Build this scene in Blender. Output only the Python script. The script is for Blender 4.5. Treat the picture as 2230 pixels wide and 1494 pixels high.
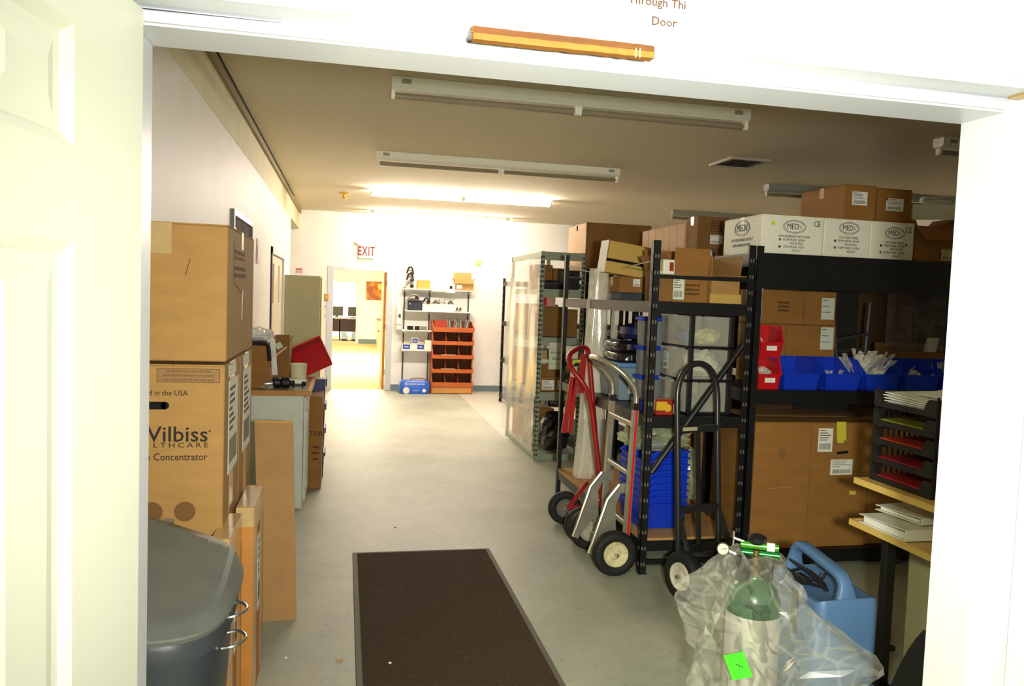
import bpy, bmesh, math, random
from mathutils import Vector, Matrix, noise
random.seed(7)
scn = bpy.context.scene
for _o in list(bpy.data.objects):
    bpy.data.objects.remove(_o)
COL = scn.collection
PI = math.pi
# ---------------------------------------------------------------- camera
cd = bpy.data.cameras.new('camera')
cam = bpy.data.objects.new('camera', cd)
COL.objects.link(cam)
cd.sensor_width = 36.0
cd.lens = 27.444
cd.clip_start = 0.05
_r = Vector((0.977349, -0.20839, 0.036913)); _u = Vector((-0.02397, 0.064297, 0.997643)); _f = Vector((0.210272, 0.97593, -0.057845))
cam.matrix_world = Matrix(((_r.x, _u.x, -_f.x, 0.0), (_r.y, _u.y, -_f.y, 0.0), (_r.z, _u.z, -_f.z, 1.68), (0, 0, 0, 1)))
scn.camera = cam
# ---------------------------------------------------------------- world, lamps, exposure
w = bpy.data.worlds.new('world'); scn.world = w; w.use_nodes = True
w.node_tree.nodes['Background'].inputs[0].default_value = (1.0, 0.95, 0.62, 1)
w.node_tree.nodes['Background'].inputs[1].default_value = 0.22
def area(name, loc, target, sx, sy, power, col):
    l = bpy.data.lights.new(name, 'AREA'); l.shape = 'RECTANGLE'; l.size = sx; l.size_y = sy; l.energy = power; l.color = col
    o = bpy.data.objects.new(name, l); COL.objects.link(o); o.location = loc
    o.rotation_euler = (Vector(target) - Vector(loc)).to_track_quat('-Z', 'Y').to_euler()
    return o
FLASH = 49.0
_fl = area('camera_flash', (0.19, -0.12, 1.70), (1.12, 4.0, 1.25), 0.12, 0.08, FLASH, (1.0, 0.985, 0.86))
_fl.data.spread = math.radians(97)
area('added_near_room_fill', (-0.95, -0.7, 2.62), (-0.95, -0.7, 0), 0.6, 1.2, 190.0, (0.97, 1.0, 0.58))  # added fill light without a known fixture, brightens desk and near floor
TUBE_POWER = 245.0
ROOM2_POWER = 600.0
area('office_ceiling_lamp', (0.2, 19.0, 2.66), (0.2, 19.0, 0), 2.0, 5.0, ROOM2_POWER, (1.0, 0.93, 0.78))
area('inner_office_lamp', (-0.6, 28.8, 2.5), (-0.6, 28.8, 0), 1.6, 1.6, 120.0, (1.0, 0.98, 0.93))
vs = scn.view_settings
scn.display_settings.display_device = 'sRGB'
vs.view_transform = 'Standard'; vs.look = 'None'; vs.exposure = 0.0; vs.gamma = 1.0; vs.use_curve_mapping = False
scn.cycles.max_bounces = 8; scn.cycles.transparent_max_bounces = 24; scn.cycles.diffuse_bounces = 5
scn.cycles.caustics_reflective = False; scn.cycles.caustics_refractive = False
scn.cycles.sample_clamp_indirect = 6.0
# ---------------------------------------------------------------- materials
def lin(c):
    def f(v):
        v /= 255.0
        return v / 12.92 if v <= 0.04045 else ((v + 0.055) / 1.055) ** 2.4
    return (f(c[0]), f(c[1]), f(c[2]), 1.0)
MATS = {}
def mat(name, c, rough=0.6, metal=0.0, spec=0.4, var=0.0, scale=6.0, bump=0.0, bscale=60.0, c2=None, stretch=(1, 1, 1), emit=None, coat=0.0):
    if name in MATS: return MATS[name]
    m = bpy.data.materials.new(name); m.use_nodes = True
    nt = m.node_tree; b = nt.nodes['Principled BSDF']
    b.inputs['Base Color'].default_value = lin(c); b.inputs['Roughness'].default_value = rough
    b.inputs['Metallic'].default_value = metal; b.inputs['Specular IOR Level'].default_value = spec
    b.inputs['Coat Weight'].default_value = coat
    if var > 0 or c2 or bump > 0:
        tc = nt.nodes.new('ShaderNodeTexCoord'); mp = nt.nodes.new('ShaderNodeMapping')
        mp.inputs['Scale'].default_value = stretch
        nt.links.new(tc.outputs['Object'], mp.inputs['Vector'])
    if var > 0 or c2:
        n = nt.nodes.new('ShaderNodeTexNoise'); n.inputs['Scale'].default_value = scale; n.inputs['Detail'].default_value = 6; n.inputs['Roughness'].default_value = 0.6
        nt.links.new(mp.outputs[0], n.inputs['Vector'])
        r = nt.nodes.new('ShaderNodeValToRGB')
        a = lin(c)
        if c2 is None:
            d = tuple(max(0.0, v * (1 - var)) for v in a[:3]) + (1,)
            e = tuple(min(1.0, v * (1 + var * 0.6)) for v in a[:3]) + (1,)
        else: d, e = lin(c2), a
        r.color_ramp.elements[0].position = 0.32; r.color_ramp.elements[0].color = d
        r.color_ramp.elements[1].position = 0.68; r.color_ramp.elements[1].color = e
        nt.links.new(n.outputs['Fac'], r.inputs[0]); nt.links.new(r.outputs[0], b.inputs['Base Color'])
    if bump > 0:
        n2 = nt.nodes.new('ShaderNodeTexNoise'); n2.inputs['Scale'].default_value = bscale; n2.inputs['Detail'].default_value = 4
        nt.links.new(mp.outputs[0], n2.inputs['Vector'])
        bp = nt.nodes.new('ShaderNodeBump'); bp.inputs['Strength'].default_value = bump; bp.inputs['Distance'].default_value = 0.004
        nt.links.new(n2.outputs['Fac'], bp.inputs['Height']); nt.links.new(bp.outputs[0], b.inputs['Normal'])
    if emit:
        b.inputs['Emission Color'].default_value = lin(emit[0]); b.inputs['Emission Strength'].default_value = emit[1]
    MATS[name] = m
    return m
def film(name, c, fac, rough=0.12, streak=0.25, scale=9.0, stretch=(1, 1, 1), edge=0.35):
    """thin clear plastic: transparent with a glossy milky coat whose density varies with the wrinkles"""
    if name in MATS: return MATS[name]
    m = bpy.data.materials.new(name); m.use_nodes = True; nt = m.node_tree
    b = nt.nodes['Principled BSDF']; out = nt.nodes['Material Output']
    b.inputs['Base Color'].default_value = lin(c); b.inputs['Roughness'].default_value = rough; b.inputs['Specular IOR Level'].default_value = 0.9
    tr = nt.nodes.new('ShaderNodeBsdfTransparent'); mx = nt.nodes.new('ShaderNodeMixShader')
    tc = nt.nodes.new('ShaderNodeTexCoord'); mp = nt.nodes.new('ShaderNodeMapping'); mp.inputs['Scale'].default_value = stretch
    n = nt.nodes.new('ShaderNodeTexNoise'); n.inputs['Scale'].default_value = scale; n.inputs['Detail'].default_value = 7; n.inputs['Distortion'].default_value = 1.2
    mr = nt.nodes.new('ShaderNodeMapRange'); mr.inputs['From Min'].default_value = 0.42; mr.inputs['From Max'].default_value = 0.72
    mr.inputs['To Min'].default_value = fac; mr.inputs['To Max'].default_value = fac + streak
    lw = nt.nodes.new('ShaderNodeLayerWeight'); lw.inputs['Blend'].default_value = 0.25
    ad = nt.nodes.new('ShaderNodeMath'); ad.operation = 'MULTIPLY_ADD'; ad.inputs[1].default_value = edge; ad.use_clamp = True
    nt.links.new(tc.outputs['Object'], mp.inputs[0]); nt.links.new(mp.outputs[0], n.inputs['Vector']); nt.links.new(n.outputs['Fac'], mr.inputs['Value'])
    nt.links.new(lw.outputs['Facing'], ad.inputs[0]); nt.links.new(mr.outputs[0], ad.inputs[2])
    nt.links.new(ad.outputs[0], mx.inputs[0]); nt.links.new(tr.outputs[0], mx.inputs[1]); nt.links.new(b.outputs[0], mx.inputs[2])
    nt.links.new(mx.outputs[0], out.inputs['Surface'])
    bp = nt.nodes.new('ShaderNodeBump'); bp.inputs['Strength'].default_value = 0.6; bp.inputs['Distance'].default_value = 0.01
    nt.links.new(n.outputs['Fac'], bp.inputs['Height']); nt.links.new(bp.outputs[0], b.inputs['Normal'])
    MATS[name] = m
    return m
WALL = mat('white_wall_paint', (246, 245, 238), 0.55, var=0.03, scale=3, bump=0.05, bscale=120)
CEIL = mat('ceiling_paint', (232, 220, 192), 0.9, var=0.05, scale=30, bump=0.25, bscale=220)
TRIM = mat('white_gloss_trim', (206, 209, 214), 0.35, var=0.02, scale=5, bump=0.05, bscale=30)
DOORW = mat('door_white_paint', (212, 214, 198), 0.38, var=0.02, scale=4, bump=0.04, bscale=20)
SOFF = mat('soffit_paint', (234, 230, 190), 0.7, var=0.05, scale=4, bump=0.1, bscale=120)
BASEB = mat('blue_grey_vinyl', (112, 132, 138), 0.5, var=0.08, scale=8)
CARD = mat('cardboard', (174, 134, 76), 0.8, var=0.10, scale=5, bump=0.05, bscale=40, stretch=(1, 1, 3))
CARD2 = mat('cardboard_brown', (152, 106, 50), 0.8, var=0.12, scale=4, bump=0.05, bscale=40, stretch=(1, 1, 3))
CARD3 = mat('cardboard_dark', (136, 98, 50), 0.85, var=0.14, scale=5)
CARDP = mat('cardboard_pale', (206, 172, 132), 0.8, var=0.08, scale=5)
CARDY = mat('cardboard_yellow', (200, 164, 84), 0.75, var=0.06, scale=5)
CARDIN = mat('cardboard_inside', (150, 112, 64), 0.85, var=0.08)
TAPE = mat('clear_packing_tape', (196, 168, 118), 0.16, spec=0.8, var=0.12, scale=14, bump=0.25, bscale=25)
WHITEBOX = mat('white_carton', (248, 247, 228), 0.6, var=0.04, scale=6)
PAPER = mat('white_paper', (240, 240, 232), 0.7, var=0.02)
INK = mat('black_ink', (34, 28, 24), 0.7)
INKG = mat('grey_ink', (104, 92, 74), 0.8)
INKB = mat('brown_ink', (88, 58, 30), 0.8)
BLACKM = mat('black_enamel_steel', (20, 21, 23), 0.42, spec=0.45, var=0.2, scale=8)
HOLE = mat('dark_hole', (6, 6, 6), 0.9)
HOLEL = mat('slot_see_through_light', (112, 110, 102), 0.5, metal=0.3)  # grey on the post slots paints the brightness seen through them
GALV = mat('grey_green_steel', (150, 160, 140), 0.45, metal=0.25, var=0.08, scale=12)
STEEL = mat('bright_steel', (190, 190, 184), 0.28, metal=0.9, var=0.08, scale=15)
ALU = mat('aluminium', (186, 182, 166), 0.34, metal=0.75, var=0.1, scale=12)
REDM = mat('red_enamel', (150, 26, 22), 0.35, var=0.12, scale=8)
REDSTRIPE = mat('red_stripe', (196, 30, 26), 0.4)
RUBBER = mat('black_rubber', (24, 24, 24), 0.7, var=0.2, scale=20, bump=0.15, bscale=60)
HUBM = mat('dusty_hub', (170, 164, 140), 0.5, var=0.2, scale=20)
PLYW = mat('particle_board', (186, 142, 88), 0.75, var=0.14, scale=30)
BLACKP = mat('black_plastic', (22, 22, 24), 0.45, var=0.1, scale=10)
BLUEP = mat('blue_bin_plastic', (20, 58, 200), 0.36, var=0.05, scale=8)
NAVYP = mat('navy_bin_plastic', (24, 26, 96), 0.4, var=0.05)
REDP = mat('red_bin_plastic', (196, 22, 30), 0.34, var=0.05)
WHITEP = mat('white_plastic', (236, 236, 230), 0.4)
GREYP = mat('grey_plastic', (112, 116, 110), 0.42, var=0.1, scale=10, bump=0.1, bscale=120)
GREYPD = mat('dark_grey_plastic', (66, 71, 76), 0.42, var=0.1, scale=10, bump=0.1, bscale=120)
FILM = film('clear_film', (235, 238, 225), 0.08, streak=0.4, scale=10)
FILMT = film('milky_film', (236, 232, 212), 0.38, streak=0.3, scale=6, stretch=(3, 3, 0.5))
FILMS = film('clear_sheet', (240, 232, 218), 0.22, streak=0.14, scale=2.5, stretch=(1, 1, 0.3))
# ---------------------------------------------------------------- mesh helpers
WL = {}
def tagset(o, label=None, cat=None, group=None, kind=None):
    if label: o['label'] = label
    if cat: o['category'] = cat
    if group: o['group'] = group
    if kind: o['kind'] = kind
    return o
class MB:
    def __init__(s): s.v = []; s.f = []; s.m = []
    def add(s, vs, fs, mi=0):
        n = len(s.v); s.v += [tuple(v) for v in vs]
        for f in fs: s.f.append(tuple(i + n for i in f)); s.m.append(mi)
        return s
    def box(s, x0, x1, y0, y1, z0, z1, mi=0):
        return s.add([(x0, y0, z0), (x1, y0, z0), (x1, y1, z0), (x0, y1, z0), (x0, y0, z1), (x1, y0, z1), (x1, y1, z1), (x0, y1, z1)],
                     [(3, 2, 1, 0), (4, 5, 6, 7), (0, 1, 5, 4), (1, 2, 6, 5), (2, 3, 7, 6), (3, 0, 4, 7)], mi)
    def obox(s, c, u, v, ww, mi=0):
        c, u, v, ww = Vector(c), Vector(u), Vector(v), Vector(ww)
        vs = [c + a * u + b * v + d * ww for d in (-1, 1) for a, b in ((-1, -1), (1, -1), (1, 1), (-1, 1))]
        return s.add(vs, [(3, 2, 1, 0), (4, 5, 6, 7), (0, 1, 5, 4), (1, 2, 6, 5), (2, 3, 7, 6), (3, 0, 4, 7)], mi)
    def bar(s, a, b, w1, w2, up=(0, 0, 1), mi=0):
        a, b = Vector(a), Vector(b); d = (b - a); L = d.length; d.normalize()
        u = d.cross(Vector(up))
        if u.length < 1e-4: u = d.cross(Vector((1, 0, 0)))
        u.normalize(); v = u.cross(d).normalized()
        return s.obox((a + b) / 2, u * w1 / 2, v * w2 / 2, d * L / 2, mi)
    def prism(s, poly, axis, a, b, mi=0):
        """poly: (p,q) pairs; axis x -> (y,z), y -> (x,z), z -> (x,y)"""
        def mk(p, t):
            return (t, p[0], p[1]) if axis == 'x' else ((p[0], t, p[1]) if axis == 'y' else (p[0], p[1], t))
        n = len(poly)
        vs = [mk(p, a) for p in poly] + [mk(p, b) for p in poly]
        return s.add(vs, [tuple(range(n - 1, -1, -1)), tuple(range(n, 2 * n))] + [(i, (i + 1) % n, n + (i + 1) % n, n + i) for i in range(n)], mi)
    def tube(s, pts, r, n=10, closed=False, mi=0, smooth_n=0):
        P = [Vector(p) for p in pts]
        if smooth_n: P = catmull(P, smooth_n, closed)
        k = len(P); vs = []; fs = []
        prev = None
        for i in range(k):
            if closed: d = P[(i + 1) % k] - P[i - 1]
            else: d = P[min(i + 1, k - 1)] - P[max(i - 1, 0)]
            d.normalize()
            if prev is None:
                u = d.cross(Vector((0, 0, 1)))
                if u.length < 0.05: u = d.cross(Vector((1, 0, 0)))
            else: u = prev - d * prev.dot(d)
            u.normalize(); prev = u; v = d.cross(u)
            rr = r[i] if isinstance(r, (list, tuple)) and len(r) == k else (r if not isinstance(r, (list, tuple)) else r[0])
            for j in range(n):
                a = 2 * PI * j / n
                vs.append(P[i] + u * math.cos(a) * rr + v * math.sin(a) * rr)
        for i in range(k if closed else k - 1):
            for j in range(n):
                a, b = i * n + j, i * n + (j + 1) % n
                c, d2 = ((i + 1) % k) * n + (j + 1) % n, ((i + 1) % k) * n + j
                fs.append((a, b, c, d2))
        if not closed:
            fs.append(tuple(range(n - 1, -1, -1))); fs.append(tuple(range((k - 1) * n, k * n)))
        return s.add(vs, fs, mi)
    def lathe(s, prof, c=(0, 0, 0), axis=(0, 0, 1), n=28, mi=0, open0=False):
        ax = Vector(axis).normalized(); u = ax.cross(Vector((0, 0, 1)))
        if u.length < 0.05: u = Vector((1, 0, 0))
        u.normalize(); v = ax.cross(u); c = Vector(c); vs = []; fs = []
        for r, h in prof:
            for j in range(n):
                a = 2 * PI * j / n
                vs.append(c + ax * h + (u * math.cos(a) + v * math.sin(a)) * max(r, 1e-4))
        for i in range(len(prof) - 1):
            for j in range(n):
                fs.append((i * n + j, i * n + (j + 1) % n, (i + 1) * n + (j + 1) % n, (i + 1) * n + j))
        if not open0: fs.append(tuple(range(n - 1, -1, -1)))
        fs.append(tuple(range((len(prof) - 1) * n, len(prof) * n)))
        return s.add(vs, fs, mi)
    def disc(s, c, axis, r, t, n=20, mi=0):
        return s.lathe([(r, 0), (r, t)], c, axis, n, mi)
    def loft(s, rings, cap=True, closed=True, mi=0):
        n = len(rings[0]); vs = [p for ring in rings for p in ring]; fs = []
        for i in range(len(rings) - 1):
            for j in range(n if closed else n - 1):
                fs.append((i * n + j, i * n + (j + 1) % n, (i + 1) * n + (j + 1) % n, (i + 1) * n + j))
        if cap: fs.append(tuple(range(n - 1, -1, -1))); fs.append(tuple(range((len(rings) - 1) * n, len(rings) * n)))
        return s.add(vs, fs, mi)
    def build(s, name, mats, parent=None, bevel=0.0, smooth=False, local=False, seg=1, label=None, cat=None, group=None, kind=None, ang=35):
        if not isinstance(mats, (list, tuple)): mats = [mats]
        me = bpy.data.meshes.new(name)
        vs = s.v
        if parent is not None:
            off = Vector((0, 0, 0)) if local else WL[parent.name]
            base = Vector((0, 0, 0)) if local else off
        else:
            xs = [v[0] for v in vs]; ys = [v[1] for v in vs]; zs = [v[2] for v in vs]
            base = Vector(((min(xs) + max(xs)) / 2, (min(ys) + max(ys)) / 2, min(zs)))
        me.from_pydata([(v[0] - base.x, v[1] - base.y, v[2] - base.z) for v in vs], [], s.f)
        for mm in mats: me.materials.append(mm)
        me.polygons.foreach_set('material_index', s.m)
        me.update()
        bm = bmesh.new(); bm.from_mesh(me)
        bmesh.ops.recalc_face_normals(bm, faces=bm.faces)
        if bevel > 0:
            es = [e for e in bm.edges if len(e.link_faces) == 2 and e.calc_face_angle(0) > math.radians(40)]
            bmesh.ops.bevel(bm, geom=es, offset=bevel, segments=seg, affect='EDGES', profile=0.5, clamp_overlap=True)
        bm.to_mesh(me); bm.free()
        if smooth:
            me.polygons.foreach_set('use_smooth', [True] * len(me.polygons))
            try: me.set_sharp_from_angle(angle=math.radians(ang))
            except Exception: pass
        o = bpy.data.objects.new(name, me); COL.objects.link(o)
        if parent is not None:
            o.parent = parent
            WL[o.name] = Vector((0, 0, 0)) if local else base
        else:
            o.location = base; WL[o.name] = base
        tagset(o, label, cat, group, kind)
        return o
def catmull(P, n, closed=False):
    out = []; k = len(P)
    for i in range(k if closed else k - 1):
        p1, p2 = P[i], P[(i + 1) % k]
        p0 = P[i - 1] if (closed or i > 0) else p1 * 2 - p2
        p3 = P[(i + 2) % k] if (closed or i + 2 < k) else p2 * 2 - p1
        for j in range(n):
            t = j / n
            out.append(0.5 * ((2 * p1) + (-p0 + p2) * t + (2 * p0 - 5 * p1 + 4 * p2 - p3) * t * t + (-p0 + 3 * p1 - 3 * p2 + p3) * t ** 3))
    if not closed: out.append(P[-1])
    return out
def thing(name, label, cat, loc, rz=0.0, group=None, rot=None):
    o = bpy.data.objects.new(name, None); COL.objects.link(o)
    o.empty_display_size = 0.05
    o.location = loc; o.rotation_euler = rot or (0, 0, rz); WL[o.name] = Vector(loc)
    tagset(o, label, cat, group)
    return o
def struct(name, mb, m, parent=None, bevel=0.0):
    return mb.build(name, m, parent, bevel=bevel, kind='structure')
def text(parent, s, loc, size, m, facing='-y', local=False, sx=1.0, align='CENTER', tilt=0.0, name='lettering', space=1.0, bold=0.0, rot=None):
    c = bpy.data.curves.new(name, 'FONT'); c.body = s; c.size = size; c.align_x = align; c.align_y = 'CENTER'
    c.extrude = 0.0004; c.resolution_u = 2; c.space_character = space; c.offset = bold
    c.materials.append(m)
    o = bpy.data.objects.new(name, c); COL.objects.link(o); o.parent = parent
    b = Vector((0, 0, 0)) if local else WL[parent.name]
    o.location = Vector(loc) - b
    rz = {'-y': 0, '-x': -PI / 2, '+x': PI / 2, '+y': PI}[facing]
    o.rotation_euler = rot or (PI / 2, tilt, rz)
    o.scale = (sx, 1, 1)
    return o
def face_axes(facing):
    return {'-y': (Vector((1, 0, 0)), Vector((0, -1, 0))), '-x': (Vector((0, -1, 0)), Vector((-1, 0, 0))), '+x': (Vector((0, 1, 0)), Vector((1, 0, 0)))}[facing]
def label_on(parent, c, wd, ht, facing='-y', rows=4, bar=True, name='label', base=None, ink=None, local=False, seed=0):
    """a paper sticker with printed rows and a bar code, standing 1 mm proud of the face"""
    rnd = random.Random(seed + int(wd * 1000)); u, n = face_axes(facing); v = Vector((0, 0, 1)); c = Vector(c)
    mb = MB(); mb.obox(c + n * 0.0006, u * wd / 2, v * ht / 2, n * 0.0006, 0)
    z = ht * 0.42
    for i in range(rows):
        L = wd * rnd.uniform(0.3, 0.8); h = ht * 0.018
        mb.obox(c + n * 0.0014 + u * (-wd * 0.42 + L / 2) + v * (z - h), u * L / 2, v * h, n * 0.0003, 1)
        z -= ht * (0.5 if bar else 0.84) / max(rows, 1)
    if bar:
        x = -wd * 0.4
        while x < wd * 0.36:
            b = wd * rnd.uniform(0.008, 0.03)
            mb.obox(c + n * 0.0014 + u * (x + b / 2) + v * (-ht * 0.27), u * b / 2, v * ht * 0.13, n * 0.0003, 1)
            x += b + wd * rnd.uniform(0.012, 0.03)
    return mb.build(name, [base or PAPER, ink or INKG], parent, local=local)
def print_on(parent, c, wd, ht, facing='-y', rows=2, ink=None, local=False, seed=0, name='printing'):
    """printed words too small to read: rows of short ink blocks"""
    rnd = random.Random(seed + int(wd * 1000)); u, n = face_axes(facing); v = Vector((0, 0, 1)); c = Vector(c); mb = MB()
    rh = ht / rows
    for i in range(rows):
        x = -wd / 2
        while x < wd / 2 - wd * 0.03:
            b = min(wd * rnd.uniform(0.02, 0.07), wd / 2 - x)
            k = rnd.uniform(0.22, 0.34)
            mb.obox(c + n * 0.0005 + u * (x + b / 2) + v * (ht / 2 - rh * (i + 0.5)), u * b / 2, v * rh * k, n * 0.0004)
            x += b + wd * (0.012 if rnd.random() < 0.7 else 0.035)
    return mb.build(name, ink or INKG, parent, local=local)
def carton(label, x0, x1, y0, y1, z0, z1, m=None, rz=0.0, opened=False, tape=True, group=None, name='carton', flaps=None, seam='x', tapem=None):
    """a corrugated box; local axes at base centre. closed: two top flaps meeting on a taped seam. opened: hollow with four flaps"""
    m = m or CARD
    cx, cy = (x0 + x1) / 2, (y0 + y1) / 2
    a, b, h = (x1 - x0) / 2, (y1 - y0) / 2, z1 - z0
    t = thing(name, label, 'box', (cx, cy, z0), rz, group)
    if not opened:
        MB().box(-a, a, -b, b, 0, h - 0.004).build('body', m, t, bevel=0.004, local=True)
        if seam == 'x':
            MB().box(-a, a, -b, -0.002, h - 0.004, h).build('flap', m, t, local=True)
            MB().box(-a, a, 0.002, b, h - 0.004, h).build('flap', m, t, local=True)
            if tape: MB().box(-a - 0.001, a + 0.001, -0.025, 0.025, h, h + 0.001).box(-a - 0.001, -a, -0.025, 0.025, h - 0.07, h).box(a, a + 0.001, -0.025, 0.025, h - 0.07, h).build('tape', tapem or TAPE, t, local=True)
        else:
            MB().box(-a, -0.002, -b, b, h - 0.004, h).build('flap', m, t, local=True)
            MB().box(0.002, a, -b, b, h - 0.004, h).build('flap', m, t, local=True)
            if tape: MB().box(-0.025, 0.025, -b - 0.001, b + 0.001, h, h + 0.001).box(-0.025, 0.025, -b - 0.001, -b, h - 0.07, h).box(-0.025, 0.025, b, b + 0.001, h - 0.07, h).build('tape', tapem or TAPE, t, local=True)
    else:
        w_ = 0.004
        mb = MB().box(-a, a, -b, b, 0, w_).box(-a, -a + w_, -b, b, w_, h).box(a - w_, a, -b, b, w_, h).box(-a + w_, a - w_, -b, -b + w_, w_, h).box(-a + w_, a - w_, b - w_, b, w_, h)
        mb.build('body', m, t, local=True)
        fl = flaps or {'-y': (0.4, 0.12), '+y': (1.2, 0.12), '-x': (0.3, 0.12), '+x': (0.6, 0.12)}
        for k, (ang, L) in fl.items():   # ang: 0 = straight out level, pi/2 = straight up
            ca, sa = math.cos(ang) * L, math.sin(ang) * L
            q = MB()
            if k in ('-y', '+y'):
                sg = -1 if k == '-y' else 1
                q.obox((0, sg * (b + ca / 2), h + sa / 2), (a, 0, 0), (0, sg * ca / 2, sa / 2), Vector((0, -sg * sa, ca)).normalized() * 0.002)
            else:
                sg = -1 if k == '-x' else 1
                q.obox((sg * (a + ca / 2), 0, h + sa / 2), (0, b, 0), (sg * ca / 2, 0, sa / 2), Vector((-sg * sa, 0, ca)).normalized() * 0.002)
            q.build('flap', m, t, local=True)
    return t
# ================================================================ THE SETTING
FL = bpy.data.materials.new('painted_concrete'); FL.use_nodes = True
def _floor(m):
    nt = m.node_tree; b = nt.nodes['Principled BSDF']
    tc = nt.nodes.new('ShaderNodeTexCoord')
    n1 = nt.nodes.new('ShaderNodeTexNoise'); n1.inputs['Scale'].default_value = 1.1; n1.inputs['Detail'].default_value = 8; n1.inputs['Roughness'].default_value = 0.65
    n2 = nt.nodes.new('ShaderNodeTexNoise'); n2.inputs['Scale'].default_value = 26; n2.inputs['Detail'].default_value = 5
    nt.links.new(tc.outputs['Object'], n1.inputs['Vector']); nt.links.new(tc.outputs['Object'], n2.inputs['Vector'])
    r1 = nt.nodes.new('ShaderNodeValToRGB'); e = r1.color_ramp.elements
    e[0].position = 0.3; e[0].color = lin((150, 154, 136)); e[1].position = 0.68; e[1].color = lin((180, 182, 166))
    nt.links.new(n1.outputs['Fac'], r1.inputs[0])
    r2 = nt.nodes.new('ShaderNodeValToRGB'); e = r2.color_ramp.elements
    e[0].position = 0.24; e[0].color = (0.72, 0.70, 0.64, 1); e[1].position = 0.42; e[1].color = (1, 1, 1, 1)
    nt.links.new(n2.outputs['Fac'], r2.inputs[0])
    mu = nt.nodes.new('ShaderNodeMix'); mu.data_type = 'RGBA'; mu.blend_type = 'MULTIPLY'; mu.inputs['Factor'].default_value = 0.7
    nt.links.new(r1.outputs[0], mu.inputs['A']); nt.links.new(r2.outputs[0], mu.inputs['B'])
    nt.links.new(mu.outputs['Result'], b.inputs['Base Color'])
    b.inputs['Roughness'].default_value = 0.5; b.inputs['Specular IOR Level'].default_value = 0.4
    bp = nt.nodes.new('ShaderNodeBump'); bp.inputs['Strength'].default_value = 0.06; bp.inputs['Distance'].default_value = 0.003
    nt.links.new(n2.outputs['Fac'], bp.inputs['Height']); nt.links.new(bp.outputs[0], b.inputs['Normal'])
_floor(FL)
FLP = mat('bare_pale_floor', (196, 190, 176), 0.6, var=0.08, scale=4, bump=0.05, bscale=30)
CARPET = mat('beige_carpet', (204, 182, 122), 0.95, var=0.05, scale=60, bump=0.3, bscale=300)
struct('floor', MB().box(-4.2, 7.2, -6.0, 13.72, -0.1, 0), FL)
struct('floor_1', MB().prism([(1.90, 9.0), (4.2, 9.0), (4.2, 13.58), (1.94, 13.58)], 'z', 0.0, 0.002), FLP)
struct('floor_2', MB().box(-1.8, 1.5, 13.72, 30.2, -0.1, 0.0), CARPET)
struct('ceiling', MB().box(-4.2, 7.2, 1.40, 13.72, 3.02, 3.12), CEIL)
struct('wall_left', MB().box(-0.90, -0.78, 1.60, 8.65, 0, 2.70).box(-0.90, -0.78, 10.42, 11.62, 0, 2.70).box(-0.90, -0.78, 8.65, 10.42, 2.13, 2.70), WALL)
struct('beam_1', MB().box(-1.2, -0.778, 1.60, 13.6, 2.70, 3.02), SOFF)
struct('trim_1', MB().box(-0.778, -0.752, 1.60, 13.6, 2.955, 3.02), mat('soffit_trim_tan', (150, 134, 92), 0.7))
struct('trim_2', MB().box(-0.752, -0.742, 1.60, 11.6, 3.012, 3.0195), mat('dark_gap', (60, 54, 40), 0.9))
struct('wall_far', MB().box(-4.2, -0.235, 13.6, 13.72, 0, 3.02).box(0.735, 7.2, 13.6, 13.72, 0, 3.02).box(-0.235, 0.735, 13.6, 13.72, 2.075, 3.02), WALL)
struct('wall_right', MB().box(7.1, 7.2, 1.6, 13.6, 0, 3.02), WALL)
struct('wall_corner', MB().box(-4.2, -4.1, 11.62, 13.6, 0, 3.02).box(-4.1, -0.9, 11.5, 11.62, 0, 3.02), WALL)
struct('baseboard_far', MB().box(-0.775, -0.30, 13.588, 13.6, 0.0, 0.105).box(0.80, 7.1, 13.588, 13.6, 0.0, 0.105), BASEB)
struct('baseboard_left', MB().box(-0.78, -0.770, 1.7, 8.55, 0, 0.1).box(-0.78, -0.770, 10.5, 11.6, 0, 0.1), BASEB)
# far doorway frame with its open wooden door edge
struct('door_1', MB().box(-0.30, -0.20, 13.585, 13.735, 0, 2.045).box(0.70, 0.80, 13.585, 13.735, 0, 2.045).box(-0.30, 0.80, 13.585, 13.735, 2.045, 2.11), TRIM, bevel=0.004)
WOODO = mat('orange_oak', (196, 128, 62), 0.5, var=0.15, scale=3, stretch=(6, 6, 0.6))
dl = thing('door_2', None, None, (0.67, 13.75, 0)); dl['kind'] = 'structure'
MB().box(0.655, 0.695, 13.75, 14.60, 0.01, 2.035).build('door_leaf', WOODO, dl, bevel=0.003)
for hz in (0.25, 1.05, 1.8): MB().tube([(0.694, 13.745, hz), (0.694, 13.745, hz + 0.1)], 0.008, 8).build('hinge', STEEL, dl)
MB().lathe([(0.012, 0), (0.012, 0.03), (0.028, 0.04), (0.03, 0.055), (0.02, 0.068)], (0.655, 14.53, 0.98), (-1, 0, 0), 16).build('door_knob', STEEL, dl, smooth=True)
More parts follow.
